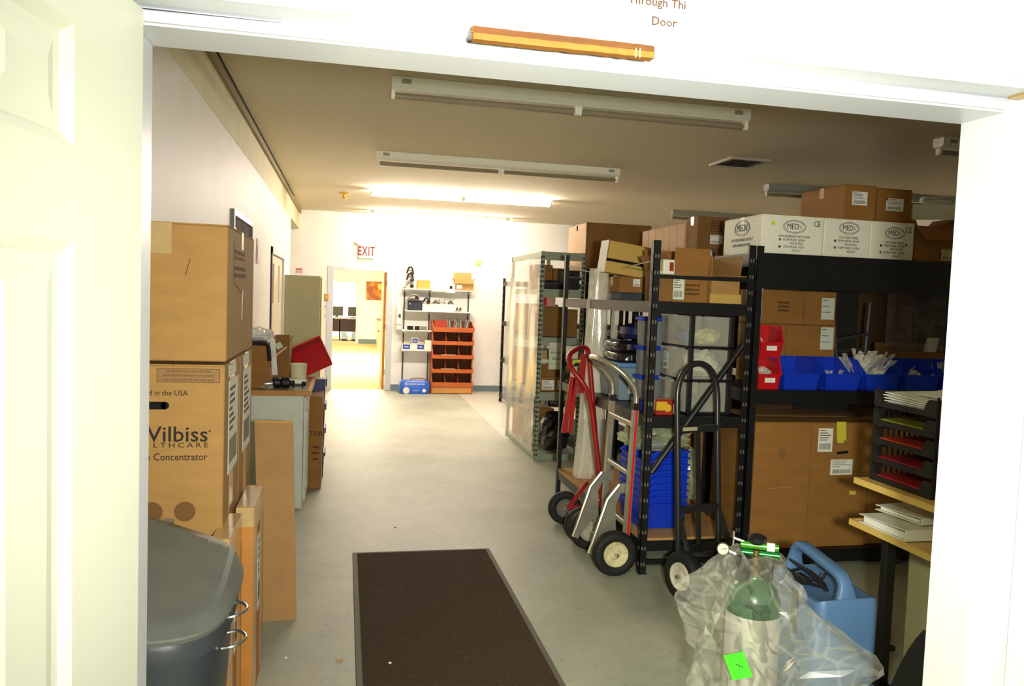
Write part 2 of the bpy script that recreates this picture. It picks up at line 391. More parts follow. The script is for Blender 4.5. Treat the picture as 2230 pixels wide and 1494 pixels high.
# ---- the doorway the picture looks through
struct('wall_near', MB().box(-4.2, -0.43, 1.40, 1.60, 0, 3.02).box(1.47, 7.2, 1.40, 1.60, 0, 3.02).box(-0.43, 1.47, 1.40, 1.60, 2.185, 3.02), WALL)
fr = thing('door_3', None, None, (0.52, 1.5, 0)); fr['kind'] = 'structure'
MB().box(-0.43, -0.395, 1.398, 1.602, 0, 2.185).box(-0.395, -0.363, 1.475, 1.602, 0, 2.155).build('jamb', TRIM, fr, bevel=0.002)
MB().box(1.435, 1.47, 1.398, 1.602, 0, 2.185).box(1.402, 1.435, 1.475, 1.602, 0, 2.155).build('jamb', TRIM, fr, bevel=0.002)
MB().box(-0.395, 1.435, 1.398, 1.602, 2.155, 2.185).box(-0.363, 1.402, 1.475, 1.602, 2.125, 2.155).build('head_jamb', TRIM, fr, bevel=0.002)
MB().box(-0.363, 1.402, 1.462, 1.475, 2.128, 2.148).build('door_stop', TRIM, fr, bevel=0.003)
MB().prism([(-0.352, 2.1462), (-0.25, 2.1468), (-0.12, 2.1476), (-0.12, 2.148), (-0.24, 2.1482), (-0.352, 2.1484)], 'y', 1.4612, 1.4618).build('scuff_mark', mat('grey_scuff', (58, 60, 68), 0.8), fr)
MB().box(1.43, 1.53, 1.382, 1.398, 0, 2.175).build('casing', TRIM, fr, bevel=0.003)
MB().box(-0.52, -0.43, 1.382, 1.398, 0, 2.175).build('casing', TRIM, fr, bevel=0.003)
MB().box(1.395, 1.425, 1.425, 1.462, 2.150, 2.156).build('strike_plate', mat('brass_worn', (190, 160, 100), 0.4, metal=0.6), fr)
MB().box(1.4345, 1.436, 1.41, 1.44, 1.68, 1.78).build('strike_plate', TRIM, fr, bevel=0.001)
# split bare-wood strip hanging on the head casing
wd = thing('broken_casing_strip', 'splintered strip of bare orange wood over the doorway head', 'trim', (0.38, 1.39, 2.13))
mb = MB()
for (z0, z1, y0, mi) in ((2.128, 2.139, 1.376, 0), (2.139, 2.153, 1.384, 1)):
    top = []; bot = []
    N = 24
    ring = []
    xs = [0.208 + (0.543 - 0.208) * i / N for i in range(N + 1)]
    for x in xs:
        j = random.uniform(-0.0008, 0.0008)
        ring.append([(x + (random.uniform(-0.002, 0.002) if x in (xs[0], xs[-1]) else 0), y0 + j, z0 + j), (x, y0 + j, z1 + j), (x, 1.3975, z1 + j), (x, 1.3975, z0 + j)])
    mb.loft(ring, mi=mi)
mb.build('strip', [mat('bare_pine', (150, 98, 36), 0.7, var=0.18, scale=8, stretch=(0.6, 6, 10)), mat('bare_pine_dark', (104, 62, 22), 0.75, var=0.2, scale=8, stretch=(0.6, 6, 10))], wd)
mb = MB()
for side, x in ((-1, 0.208), (1, 0.543)):
    for i in range(6):
        z = 2.1285 + i * 0.0038
        L = random.uniform(0.003, 0.006)
        mb.add([(x, 1.380, z), (x, 1.380, z + 0.0036), (x, 1.392, z + 0.0018), (x + side * L, 1.384, z + 0.0018)], [(0, 1, 3), (1, 2, 3), (2, 0, 3), (0, 2, 1)])
mb.build('splinters', MATS['bare_pine'], wd, kind='stuff')
MB().box(0.506, 0.5085, 1.3755, 1.380, 2.126, 2.143).box(0.514, 0.5165, 1.3755, 1.380, 2.126, 2.143).build('wire_mark', mat('grey_smear', (150, 140, 120), 0.6), wd)
# paper notice above the doorway
sg = thing('paper_notice', 'white paper notice with faded lettering taped above the doorway', 'sign', (0.555, 1.398, 2.16))
MB().box(0.472, 0.628, 1.3965, 1.3995, 2.163, 2.285).build('sheet', mat('notice_paper', (246, 244, 238), 0.5), sg)
NOTE = mat('faded_brown_ink', (84, 56, 34), 0.85)
text(sg, 'Through Thi', (0.5525, 1.3962, 2.236), 0.0225, NOTE, sx=1.0, bold=0.0003)
text(sg, 'Door', (0.5675, 1.3962, 2.2015), 0.0225, NOTE, bold=0.0003)
# ---- near door leaf, swung open toward the viewer on the left
A = math.radians(10); px, py = -0.335, 1.412
dd = thing('door_4', None, None, (px, py, 0), rz=0); dd['kind'] = 'structure'
du = Vector((-math.sin(A), -math.cos(A), 0)); dn = Vector((math.cos(A), -math.sin(A), 0))
def dpt(s_, n_, z): return Vector((px, py, 0)) + du * s_ + dn * n_ + Vector((0, 0, z))
def dbox(mb, s0, s1, n0, n1, z0, z1, mi=0):
    return mb.obox(dpt((s0 + s1) / 2, (n0 + n1) / 2, (z0 + z1) / 2), du * (s1 - s0) / 2, dn * (n1 - n0) / 2, Vector((0, 0, (z1 - z0) / 2)), mi)
def dgrid():
    # stiles, rails (front face n=0), panels are set back
    W, Hh = 0.86, 2.13
    P = [(0.232, 0.40, 1.865, 2.035), (0.232, 0.40, 1.06, 1.735), (0.232, 0.40, 0.16, 0.90), (0.52, 0.69, 1.865, 2.035), (0.52, 0.69, 1.06, 1.735), (0.52, 0.69, 0.16, 0.90)]
    P = [(0.215, 0.43, a, b) if i < 3 else (0.53, 0.745, a, b) for i, (_, _, a, b) in enumerate(P)]
    return W, Hh, P
W_, H_, PN = dgrid()
mb = MB()
dbox(mb, 0, 0.215, -0.042, 0, 0.01, H_); dbox(mb, 0.43, 0.53, -0.042, 0, 0.01, H_); dbox(mb, 0.745, W_, -0.042, 0, 0.01, H_)
for s0, s1 in ((0.215, 0.43), (0.53, 0.745)):
    for z0, z1 in ((0.01, 0.16), (0.90, 1.06), (1.735, 1.865), (2.035, H_)): dbox(mb, s0, s1, -0.042, 0, z0, z1)
mb.build('frame', DOORW, dd)
for s0, s1, z0, z1 in PN:
    q = MB(); dep = [(0, 0.0), (0.012, -0.006), (0.018, -0.011), (0.034, -0.011), (0.062, -0.002)]
    rings = []
    for ins, n_ in dep:
        rings.append([dpt(s0 + ins, n_, z0 + ins), dpt(s1 - ins, n_, z0 + ins), dpt(s1 - ins, n_, z1 - ins), dpt(s0 + ins, n_, z1 - ins)])
    q.loft(rings, cap=False); q.add(rings[-1], [(0, 1, 2, 3)]); 
    b_ = [dpt(s0, -0.042, z0), dpt(s1, -0.042, z0), dpt(s1, -0.042, z1), dpt(s0, -0.042, z1)]
    q.add(b_, [(3, 2, 1, 0)])
    q.build('panel', DOORW, dd)
for hz in (0.2, 1.05, 1.92):
    MB().tube([dpt(-0.008, -0.02, hz), dpt(-0.008, -0.02, hz + 0.1)], 0.007, 8).build('hinge', STEEL, dd)
# ---- side door in the left wall, with two vision panes
sd = thing('door_5', None, None, (-0.78, 9.5, 0)); sd['kind'] = 'structure'
DARKF = mat('dark_bronze_frame', (52, 46, 40), 0.5)
MB().box(-0.89, -0.765, 8.65, 8.74, 0, 2.13).build('jamb', DARKF, sd)
MB().box(-0.89, -0.765, 8.65, 10.42, 2.06, 2.13).box(-0.89, -0.765, 10.33, 10.42, 0, 2.06).build('head_jamb', TRIM, sd)
BEIGE = mat('beige_door_paint', (206, 196, 168), 0.5, var=0.08, scale=3)
q = MB().box(-0.83, -0.79, 8.745, 9.0, 0.01, 2.055).box(-0.83, -0.79, 9.22, 9.75, 0.01, 2.055).box(-0.83, -0.79, 9.97, 10.325, 0.01, 2.055)
for a, b in ((9.0, 9.22), (9.75, 9.97)): q.box(-0.83, -0.79, a, b, 0.01, 1.52).box(-0.83, -0.79, a, b, 1.96, 2.055)
q.build('door_leaf', BEIGE, sd)
for a, b in ((9.0, 9.22), (9.75, 9.97)): MB().box(-0.813, -0.807, a, b, 1.52, 1.96).build('pane', mat('frosted_pane', (238, 240, 240), 0.2), sd)
MB().lathe([(0.012, 0), (0.012, 0.03), (0.026, 0.04), (0.028, 0.055), (0.018, 0.066)], (-0.79, 8.82, 1.0), (1, 0, 0), 14).build('door_knob', STEEL, sd, smooth=True)
# ---- rooms beyond the far doorway
struct('wall_beyond_left', MB().box(-1.8, -1.7, 13.72, 26.0, 0, 2.75), WALL)
struct('wall_beyond_right', MB().box(1.4, 1.5, 13.72, 26.0, 0, 2.75), WALL)
struct('wall_beyond_back', MB().box(0.42, 1.5, 26.0, 26.1, 0, 2.75).box(-1.8, -1.15, 26.0, 26.1, 0, 2.75).box(-1.15, 0.42, 26.0, 26.1, 1.99, 2.75), WALL)
struct('trim_3', MB().box(0.36, 0.44, 25.98, 26.12, 0, 1.985).box(-1.15, 0.44, 25.98, 26.12, 1.985, 2.05), TRIM)
struct('ceiling_1', MB().box(-1.8, 1.5, 13.72, 30.2, 2.75, 2.85), WALL)
struct('wall_beyond_end', MB().box(-1.8, 1.5, 30.1, 30.2, 0, 2.75).box(-1.8, -1.7, 26.1, 30.1, 0, 2.75).box(1.4, 1.5, 26.1, 30.1, 0, 2.75), mat('bright_white_wall', (246, 246, 242), 0.6))
struct('baseboard_beyond', MB().box(0.45, 1.4, 25.985, 26.0, 0, 0.15), BASEB)
# ================================================================ CEILING THINGS
TUBEOFF = mat('unlit_tube_glass', (150, 138, 116), 0.12, spec=0.7)
TUBEON = mat('lit_tube', (255, 250, 240), 0.5, emit=((255, 238, 222), TUBE_POWER))
FIXW = mat('fixture_enamel', (248, 248, 232), 0.4)
FIXG = mat('fixture_grey_enamel', (160, 164, 152), 0.45)
def strip_light(label, x, y, lit, m=FIXW, L=2.42, group=None, offs=(0,)):
    dz = 0.05 if len(offs) > 1 else 0.0
    t = thing('strip_light', label, 'light fixture', (x, y, 2.94), 0, group)
    MB().prism([(-0.055, 0.078), (0.055, 0.078), (0.055, 0.02), (0.03, 0.0), (-0.03, 0.0), (-0.055, 0.02)] if len(offs) == 1 else [(-0.036, 0.078), (0.036, 0.078), (0.036, 0.012), (-0.036, 0.012)], 'x', 0, L).build('channel', m, t, local=True)
    for i, xx in enumerate((0.0, L / 2 - 0.012, L / 2 + 0.012, L)):
        for oy in offs: MB().prism([(oy - 0.022, dz + 0.005), (oy + 0.022, dz + 0.005), (oy + 0.022, dz - 0.042), (oy + 0.012, dz - 0.052), (oy - 0.012, dz - 0.052), (oy - 0.022, dz - 0.042)], 'x', xx - 0.011 + (0.011 if i == 0 else -0.011 if i == 3 else 0), xx + 0.011 + (0.011 if i == 0 else -0.011 if i == 3 else 0)).build('lamp_holder', m, t, local=True)
    for a, b in ((0.03, L / 2 - 0.03), (L / 2 + 0.03, L - 0.03)):
        for oy in offs: MB().tube([(a, oy, dz - 0.03), (b, oy, dz - 0.03)], 0.019, 12).build('tube', lit or TUBEOFF, t, local=True, smooth=True)
    for xx in (0.09, L - 0.09): MB().box(xx - 0.03, xx + 0.03, -0.056, -0.0552, 0.035, 0.065).build('maker_plate', FIXG, t, local=True)
    return t
strip_light('unlit strip light nearest the doorway, long white channel', 0.25, 5.0, False)
strip_light('second unlit strip light from the doorway, dimmer white channel', 0.26, 7.62, False)
strip_light('lit strip light in front of the brass ceiling detector', 0.29, 10.40, TUBEON, offs=(-0.058, 0.058))
strip_light('lit strip light furthest back, close to the far wall', 0.31, 13.0, mat('lit_tube_dim', (255, 250, 240), 0.5, emit=((255, 238, 222), TUBE_POWER * 0.5)))
strip_light('grey unlit strip light cut off by the right jamb, nearest on the right', 4.40, 5.24, False)
strip_light('grey unlit strip light behind the two brown cartons on top', 4.46, 7.84, False, FIXG)
strip_light('grey unlit strip light above the pale row of slim cartons', 4.54, 10.55, False, FIXG)
vt = thing('ceiling_vent', 'square grey air vent set in the ceiling', 'vent', (3.56, 6.76, 3.0))
VM = mat('vent_grey', (120, 112, 96), 0.5)
MB().box(3.36, 3.76, 6.54, 6.57, 3.0, 3.02).box(3.36, 3.76, 6.95, 6.98, 3.0, 3.02).box(3.36, 3.39, 6.57, 6.95, 3.0, 3.02).box(3.73, 3.76, 6.57, 6.95, 3.0, 3.02).build('frame', mat('vent_rim', (186, 180, 166), 0.5), vt)
MB().box(3.39, 3.73, 6.57, 6.95, 3.016, 3.0195).build('backing', HOLE, vt)
for i in range(7):
    y = 6.60 + i * 0.053
    MB().obox((3.56, y, 3.008), (0.168, 0, 0), (0, 0.018, 0.007), (0, 0.0005, -0.001)).build('slat', VM, vt)
det = thing('heat_detector', 'small brass heat detector on the ceiling', 'detector', (-0.044, 10.975, 2.94))
BRASS = mat('brass', (206, 160, 60), 0.3, metal=0.7)
MB().lathe([(0.062, 0.08), (0.066, 0.072), (0.06, 0.062), (0.035, 0.055)], (-0.044, 10.975, 2.94)).build('base_plate', BRASS, det, smooth=True)
MB().lathe([(0.02, 0.055), (0.02, 0.03), (0.036, 0.022), (0.034, 0.012), (0.012, 0.0)], (-0.044, 10.975, 2.94)).build('sensor', BRASS, det, smooth=True)
# ================================================================ FAR WALL THINGS
ex = thing('exit_sign', 'white EXIT sign with red letters above the far doorway', 'sign', (0.333, 13.58, 2.25))
MB().box(0.198, 0.468, 13.54, 13.6, 2.25, 2.49).build('housing', WHITEP, ex, bevel=0.006)
MB().box(0.212, 0.454, 13.536, 13.54, 2.264, 2.476).build('face_plate', mat('exit_face', (226, 214, 204), 0.5), ex)
text(ex, 'EXIT', (0.333, 13.535, 2.37), 0.215, mat('exit_red', (120, 12, 16), 0.6), sx=0.56, space=1.18, bold=0.004)
MB().box(0.23, 0.45, 13.55, 13.6, 2.492, 2.55).build('lamp_bar', WHITEP, ex, bevel=0.006)
for x in (0.188, 0.505):
    MB().lathe([(0.02, 0.05), (0.045, 0.03), (0.05, 0.0), (0.044, -0.004)], (x, 13.53, 2.53), (0, 1, 0), 18).build('lamp_head', mat('lamp_head_pink', (236, 220, 210), 0.4), ex, smooth=True)
yd = thing('yellow_disc', 'round yellow alarm disc on the far wall', 'alarm', (2.27, 13.58, 2.21))
MB().lathe([(0.062, 0.0), (0.062, 0.012), (0.05, 0.024), (0.02, 0.03)], (2.27, 13.6, 2.273), (0, -1, 0), 26).build('disc', mat('alarm_yellow', (244, 232, 128), 0.5), yd, smooth=True)
pt = thing('thermostat', 'small tan thermostat on the far wall beside the doorway', 'thermostat', (-0.31, 13.585, 1.51))
TAN = mat('thermostat_tan', (204, 142, 62), 0.5)
MB().box(-0.342, -0.275, 13.575, 13.6, 1.51, 1.63).build('case', TAN, pt, bevel=0.004)
MB().box(-0.325, -0.292, 13.572, 13.575, 1.56, 1.60).build('dial_window', mat('amber', (230, 170, 70), 0.3), pt)
for i, (z, lb) in enumerate(((1.36, 'white light switch under the tan thermostat'), (1.20, 'lower white switch plate beside the far doorway'))):
    s = thing('light_switch', lb, 'switch', (-0.325, 13.59, z), 0, 'switches by the far doorway')
    MB().box(-0.36, -0.29, 13.594, 13.6, z, z + 0.115).build('plate', WHITEP, s, bevel=0.002)
    MB().box(-0.331, -0.319, 13.582, 13.594, z + 0.045, z + 0.07).build('toggle', mat('switch_grey', (130, 124, 112), 0.5), s)
fs = thing('fire_notice', 'small red and white notice on the far wall above the metal cabinet', 'sign', (-0.765, 13.59, 1.95))
MB().box(-0.815, -0.715, 13.596, 13.6, 1.95, 2.04).build('plate', PAPER, fs)
MB().box(-0.815, -0.715, 13.594, 13.596, 2.018, 2.04).box(-0.815, -0.808, 13.594, 13.596, 1.95, 2.018).box(-0.722, -0.715, 13.594, 13.596, 1.95, 2.018).build('red_border', REDSTRIPE, fs)
print_on(fs, (-0.765, 13.594, 1.985), 0.07, 0.04, rows=2, ink=REDSTRIPE)
# ---- white shelving on dark wall standards
wsu = thing('wall_shelving', 'white wall shelves on dark standards on the far wall', 'shelf', (1.5, 13.5, 0.10))
DKU = mat('dark_standard', (84, 78, 66), 0.5)
for x, z0 in ((1.0, 0.12), (1.435, 0.12), (2.115, 1.22)):
    MB().box(x - 0.012, x + 0.012, 13.58, 13.6, z0, 1.80).build('standard', DKU, wsu)
for (x0, x1, z) in ((0.945, 2.17, 1.755), (1.0, 2.16, 1.385), (0.95, 1.49, 1.05), (0.955, 1.49, 0.715)):
    MB().box(x0, x1, 13.30, 13.58, z, z + 0.018).build('shelf', WHITEP, wsu, bevel=0.002)
    for x in (1.0, 1.435, 2.115):
        if x0 < x < x1: MB().prism([(13.58, z), (13.32, z), (13.32, z - 0.012), (13.58, z - 0.05)], 'x', x - 0.006, x + 0.006).build('bracket', WHITEP, wsu)
# ---- things on those shelves
S1, S2, S3, S4 = 1.773, 1.403, 1.068, 0.733
GREYM = mat('grey_gadget', (150, 148, 142), 0.45); PALEG = mat('pale_gadget', (222, 218, 208), 0.45)
def gadget(label, x, y, z, wdt, h, kind):
    t = thing('compressor_unit', label, 'device', (x, y, z), 0, 'small medical units on the far shelves')
    MB().box(-wdt / 2, wdt / 2, -0.08, 0.08, 0, h * 0.55).build('case', PALEG, t, bevel=0.01, seg=2, local=True)
    MB().box(-wdt * 0.4, wdt * 0.4, -0.07, 0.07, h * 0.55, h * 0.7).build('lid', GREYM, t, bevel=0.008, local=True)
    MB().tube([(-wdt * 0.45, -0.09, h * 0.3), (-wdt * 0.2, -0.1, h * 0.9), (wdt * 0.2, -0.09, h * 0.85), (wdt * 0.42, -0.085, h * 0.2)], 0.014, 8, smooth_n=5).build('hose', INK if kind else GREYM, t, smooth=True, local=True)
    MB().lathe([(0.03, 0), (0.03, 0.03), (0.02, 0.035)], (wdt * 0.2, -0.08, h * 0.3), (0, -1, 0), 14).build('knob', INK, t, local=True)
    return t
gadget('lowest pale unit of the tower on the left end of the top shelf', 1.07, 13.42, S1, 0.14, 0.14, 0)
gadget('middle unit of the tower, black hose round it', 1.07, 13.42, S1 + 0.098, 0.135, 0.16, 1)
gadget('topmost unit of the tower, black hose and pale cap', 1.07, 13.42, S1 + 0.21, 0.13, 0.16, 1)
tp = thing('tissue_roll', 'pale roll standing on top of the tower of units', 'roll', (1.07, 13.42, S1 + 0.322))
MB().lathe([(0.058, 0), (0.058, 0.05), (0.02, 0.05), (0.02, 0.0)], (1.07, 13.42, S1 + 0.322)).build('roll', PALEG, tp, smooth=True)
carton('plain tan carton on the top far shelf', 1.195, 1.415, 13.34, 13.52, S1, S1 + 0.15, mat('card_tan', (218, 168, 84), 0.8, var=0.06))
carton('flat white box on the top far shelf between the cartons', 1.50, 1.70, 13.36, 13.52, S1, S1 + 0.09, WHITEBOX)
nb = carton('white folded box with a black window on the top far shelf', 1.69, 1.835, 13.31, 13.44, S1, S1 + 0.10, WHITEBOX)
MB().box(-0.02, 0.025, -0.068, -0.066, 0.015, 0.07).build('window', INK, nb, local=True)
MB().box(-0.07, 0.075, -0.072, -0.068, -0.05, 0.02).build('front_flap', WHITEBOX, nb, local=True)
oc = carton('open tan carton with raised flap at the right end of the top far shelf', 1.84, 2.155, 13.32, 13.54, S1, S1 + 0.16, CARD, opened=True, flaps={'+y': (1.25, 0.16), '-y': (-1.2, 0.05), '-x': (1.0, 0.06), '+x': (1.0, 0.06)})
label_on(oc, (-0.09, -0.125, 0.055), 0.09, 0.07, rows=3, local=True)
# second shelf
bx = thing('toolbox', 'black carry case on the second far shelf', 'case', (1.165, 13.42, S2))
NAVB = mat('blue_black_case', (30, 34, 52), 0.5)
MB().box(-0.115, 0.115, -0.09, 0.09, 0, 0.14).build('body', NAVB, bx, bevel=0.012, local=True, seg=2)
MB().box(-0.12, 0.12, -0.095, 0.095, 0.142, 0.175).build('lid', NAVB, bx, bevel=0.01, local=True, seg=2)
MB().tube([(-0.06, 0, 0.175), (-0.06, 0, 0.2), (0.06, 0, 0.2), (0.06, 0, 0.175)], 0.008, 8).build('handle', INK, bx, local=True)
MB().box(-0.095, -0.075, -0.098, -0.094, 0.10, 0.125).build('latch', STEEL, bx, local=True)
gadget('pale unit lying on the black carry case', 1.15, 13.42, S2 + 0.201, 0.2, 0.07, 0)
carton('small white carton beside the black carry case', 1.29, 1.45, 13.35, 13.51, S2, S2 + 0.12, WHITEBOX)
gadget('dark unit on the small white carton beside the carry case', 1.36, 13.43, S2 + 0.121, 0.12, 0.10, 1)
tr = thing('open_tray', 'long white tray of grey fittings on the second far shelf', 'tray', (1.65, 13.42, S2))
MB().box(-0.205, 0.205, -0.10, 0.10, 0, 0.006).box(-0.205, 0.205, -0.10, -0.096, 0.006, 0.125).box(-0.205, 0.205, 0.096, 0.10, 0.006, 0.125).box(-0.205, -0.201, -0.096, 0.096, 0.006, 0.125).box(0.201, 0.205, -0.096, 0.096, 0.006, 0.125).build('body', WHITEBOX, tr, local=True)
for x in (-0.14, 0.10): MB().disc((x, -0.1005, 0.06), (0, -1, 0), 0.008, 0.002, 10).build('rivet', GREYM, tr, local=True)
fi = [('grey mask in the long white tray, left end', -0.13, 0), ('pale cup in the long white tray', -0.02, 1), ('grey mask in the long white tray, right end', 0.13, 0)]
for lb, x, k in fi:
    f_ = thing('breathing_mask', lb, 'mask', (1.65 + x, 13.42, S2 + 0.007), 0, 'fittings in the white tray')
    MB().lathe([(0.055, 0), (0.06, 0.08), (0.052, 0.13), (0.03, 0.17), (0.014, 0.19)] if k == 0 else [(0.045, 0), (0.05, 0.1), (0.062, 0.2), (0.058, 0.2), (0.045, 0.1)], (0, 0, 0), n=18).build('shell', GREYM if k == 0 else PALEG, f_, smooth=True, local=True)
    MB().tube([(-0.05, -0.02, 0.12), (0, -0.05, 0.15), (0.05, -0.02, 0.12)], 0.008, 8, smooth_n=4).build('strap', INK, f_, local=True, smooth=True)
for i, x in enumerate((1.90, 1.955)):
    f_ = thing('hose_fitting', ['dark hose fitting touching the right end of the white tray', 'outer dark hose fitting, further right of the white tray'][i], 'fitting', (x, 13.42, S2), 0, 'hose fittings right of the tray')
    MB().tube([(-0.025, 0, 0.012), (0, -0.03, 0.012), (0.025, 0, 0.012), (0, 0.03, 0.012)], 0.012, 8, closed=True).build('hose', GREYM, f_, local=True, smooth=True)
    MB().lathe([(0.02, 0.02), (0.02, 0.06), (0.012, 0.075)], (0, 0, 0), n=12).build('cap', INKG, f_, local=True, smooth=True)
# third shelf: dark odds and ends
for i, (x, r, lb) in enumerate(((1.10, 0.045, 'black coil at the left of the third far shelf'), (1.22, 0.038, 'dark coil in the middle of the third far shelf'), (1.33, 0.042, 'grey coil at the right of the third far shelf'))):
    f_ = thing('hose_coil', lb, 'hose', (x, 13.42, S3), 0, 'hose coils on the third far shelf')
    for k in range(3): MB().tube([(math.cos(a) * r, math.sin(a) * r, 0.012 + k * 0.022) for a in [2 * PI * j / 14 for j in range(14)]], 0.011, 6, closed=True).build('loop', INK if i < 2 else GREYM, f_, local=True, smooth=True)
cr = thing('white_case', 'tall white appliance hanging left of the lower far shelves', 'appliance', (0.925, 13.50, 1.06))
MB().box(-0.06, 0.035, -0.08, 0.08, 0.09, 0.42).build('case', WHITEP, cr, bevel=0.012, seg=2, local=True)
MB().box(-0.06, 0.03, -0.06, 0.08, 0.0, 0.09).build('foot', WHITEP, cr, bevel=0.01, local=True)
MB().box(-0.03, 0.01, -0.083, -0.079, 0.21, 0.27).build('display', mat('dark_display', (60, 56, 52), 0.3), cr, local=True)
# fourth shelf: blue and white small boxes
for x0, x1, z, h, lb in ((0.965, 1.11, S4, 0.10, 'white box with blue front, left on the lowest far shelf'), (1.215, 1.345, S4, 0.105, 'white box with blue front, right on the lowest far shelf'), (1.125, 1.235, S4 + 0.108, 0.095, 'white box with blue front lying on top of the other two'), (1.35, 1.485, S4, 0.165, 'taller plain white box at the right of the lowest far shelf')):
    t = carton(lb, x0, x1, 13.32, 13.52, z, z + h, WHITEBOX, group=None)
    if 'blue' in lb:
        wdt = (x1 - x0)
        MB().box(-wdt * 0.42, wdt * 0.42, -0.1025, -0.1, h * 0.12, h * 0.88).build('blue_panel', mat('glove_blue', (34, 62, 168), 0.5), t, local=True)
        print_on(t, (0, -0.1026, h * 0.5), wdt * 0.5, h * 0.3, rows=2, ink=PAPER, local=True)
carton('flat white box bridging under the top blue-fronted box', 1.112, 1.213, 13.34, 13.5, S4, S4 + 0.107, WHITEBOX)
# blue soft pack on the floor
bp_ = thing('blue_pack', 'blue plastic wrapped pack on the floor under the far shelves', 'package', (1.18, 13.24, 0))
BLUEW = mat('blue_wrap', (44, 102, 212), 0.3, var=0.1, scale=6, spec=0.6)
rings = []
for z, s in ((0.0, 0.94), (0.02, 1.0), (0.10, 1.02), (0.16, 0.99), (0.20, 0.93), (0.225, 0.8)):
    ring = []
    for j in range(40):
        a = 2 * PI * j / 40; ca, sa = math.cos(a), math.sin(a)
        k = (abs(ca) ** 5 + abs(sa) ** 5) ** (-1 / 5)
        w_ = 1 + 0.02 * noise.noise(Vector((ca * 3, sa * 3, z * 14)))
        ring.append((ca * k * 0.255 * s * w_, sa * k * 0.12 * s * w_, z))
    rings.append(ring)
MB().loft(rings).build('wrap', BLUEW, bp_, smooth=True, local=True)
MB().lathe([(0.055, 0), (0.055, 0.002)], (-0.14, -0.1255, 0.06), (0, -1, 0), 20).build('white_oval', PAPER, bp_, local=True)
print_on(bp_, (0.0, -0.1262, 0.17), 0.34, 0.03, rows=1, ink=PAPER, local=True); print_on(bp_, (0.02, -0.1262, 0.06), 0.1, 0.02, rows=1, ink=PAPER, local=True)
MB().lathe([(0.03, 0), (0.03, 0.002)], (0.16, -0.1258, 0.06), (0, -1, 0), 16).build('white_dot', PAPER, bp_, local=True)
MB().tube([(-0.08, -0.02, 0.22), (-0.04, -0.03, 0.255), (0.15, -0.03, 0.26), (0.2, -0.02, 0.225)], 0.01, 8, smooth_n=4).build('tan_handle', CARD, bp_, local=True, smooth=True)
# ---- wooden pigeonhole unit
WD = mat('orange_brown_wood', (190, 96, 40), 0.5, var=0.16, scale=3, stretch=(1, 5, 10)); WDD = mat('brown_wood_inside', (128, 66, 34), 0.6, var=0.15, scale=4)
hu = thing('pigeonhole_unit', 'orange brown wooden unit of tilted pigeonholes on the far floor', 'shelf unit', (1.82, 13.3, 0))
for x0, x1 in ((1.462, 1.482), (2.152, 2.172)):
    prof = [(13.58, 0), (13.16, 0)]
    for z in (0.20, 0.43, 0.67, 0.905, 1.14): prof += [(13.14, z - 0.06), (13.14, z), (13.24, z + 0.03), (13.27, z + 0.14)]
    prof = prof[:-1] + [(13.40, 1.235), (13.58, 1.235)]
    MB().prism(prof, 'x', x0, x1).build('side_panel', WD, hu)
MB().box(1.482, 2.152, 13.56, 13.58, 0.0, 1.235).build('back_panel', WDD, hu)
MB().box(1.482, 2.152, 13.17, 13.188, 0.01, 0.125).build('plinth', mat('pale_pine', (204, 142, 78), 0.55, var=0.12, scale=3), hu)
TI = ((0.13, 0.20), (0.364, 0.427), (0.607, 0.67), (0.841, 0.904), (1.06, 1.138))
for a, b in TI:
    MB().box(1.482, 2.152, 13.145, 13.162, a, b).build('front_board', WD, hu)
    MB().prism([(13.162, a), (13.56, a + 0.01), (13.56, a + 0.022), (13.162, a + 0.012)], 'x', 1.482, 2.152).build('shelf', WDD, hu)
    if b < 1.1:
        for x in (1.70, 1.925):
            MB().prism([(13.162, a + 0.012), (13.56, a + 0.022), (13.56, a + 0.2), (13.30, a + 0.2), (13.26, a + 0.1), (13.162, a + 0.085)], 'x', x - 0.006, x + 0.006).build('divider', WD, hu)
rb_ = carton('red box in the top of the pigeonhole unit', 1.50, 1.72, 13.30, 13.5, 1.085, 1.245, mat('red_brown_box', (176, 62, 34), 0.6))
for i in range(4):
    x = 1.76 + i * 0.095
    t = thing('wire_rack', ['leftmost', 'second from left', 'third from left', 'rightmost'][i] + ' grey wire rack in the top of the pigeonhole unit', 'rack', (x, 13.32, 1.085), 0, 'wire racks on the pigeonhole unit')
    lean = 0.03 if i % 2 else -0.02
    MB().tube([(-0.035, 0, 0.006), (-0.035 + lean, 0.02, 0.20), (0.035 + lean, 0.02, 0.20), (0.035, 0, 0.006)], 0.007, 8, closed=True).build('hoop', INKG, t, local=True)
    MB().obox((lean * 0.5, 0.012, 0.1), (0.026, 0, 0), (lean * 0.5, 0.01, 0.085), (0, 0.002, 0)).build('plate', GREYM, t, local=True)
    MB().tube([(-0.02, -0.005, 0.02), (lean, 0.005, 0.19)], 0.005, 6).build('rod', INK, t, local=True)
for a, b, lb in ((0.43, 0.36, 'second'), (0.67, 0.607, 'third')):
    MB().box(1.62, 1.86, 13.15, 13.166, a + 0.001, a + 0.006).build('paper_strip', PAPER, hu)
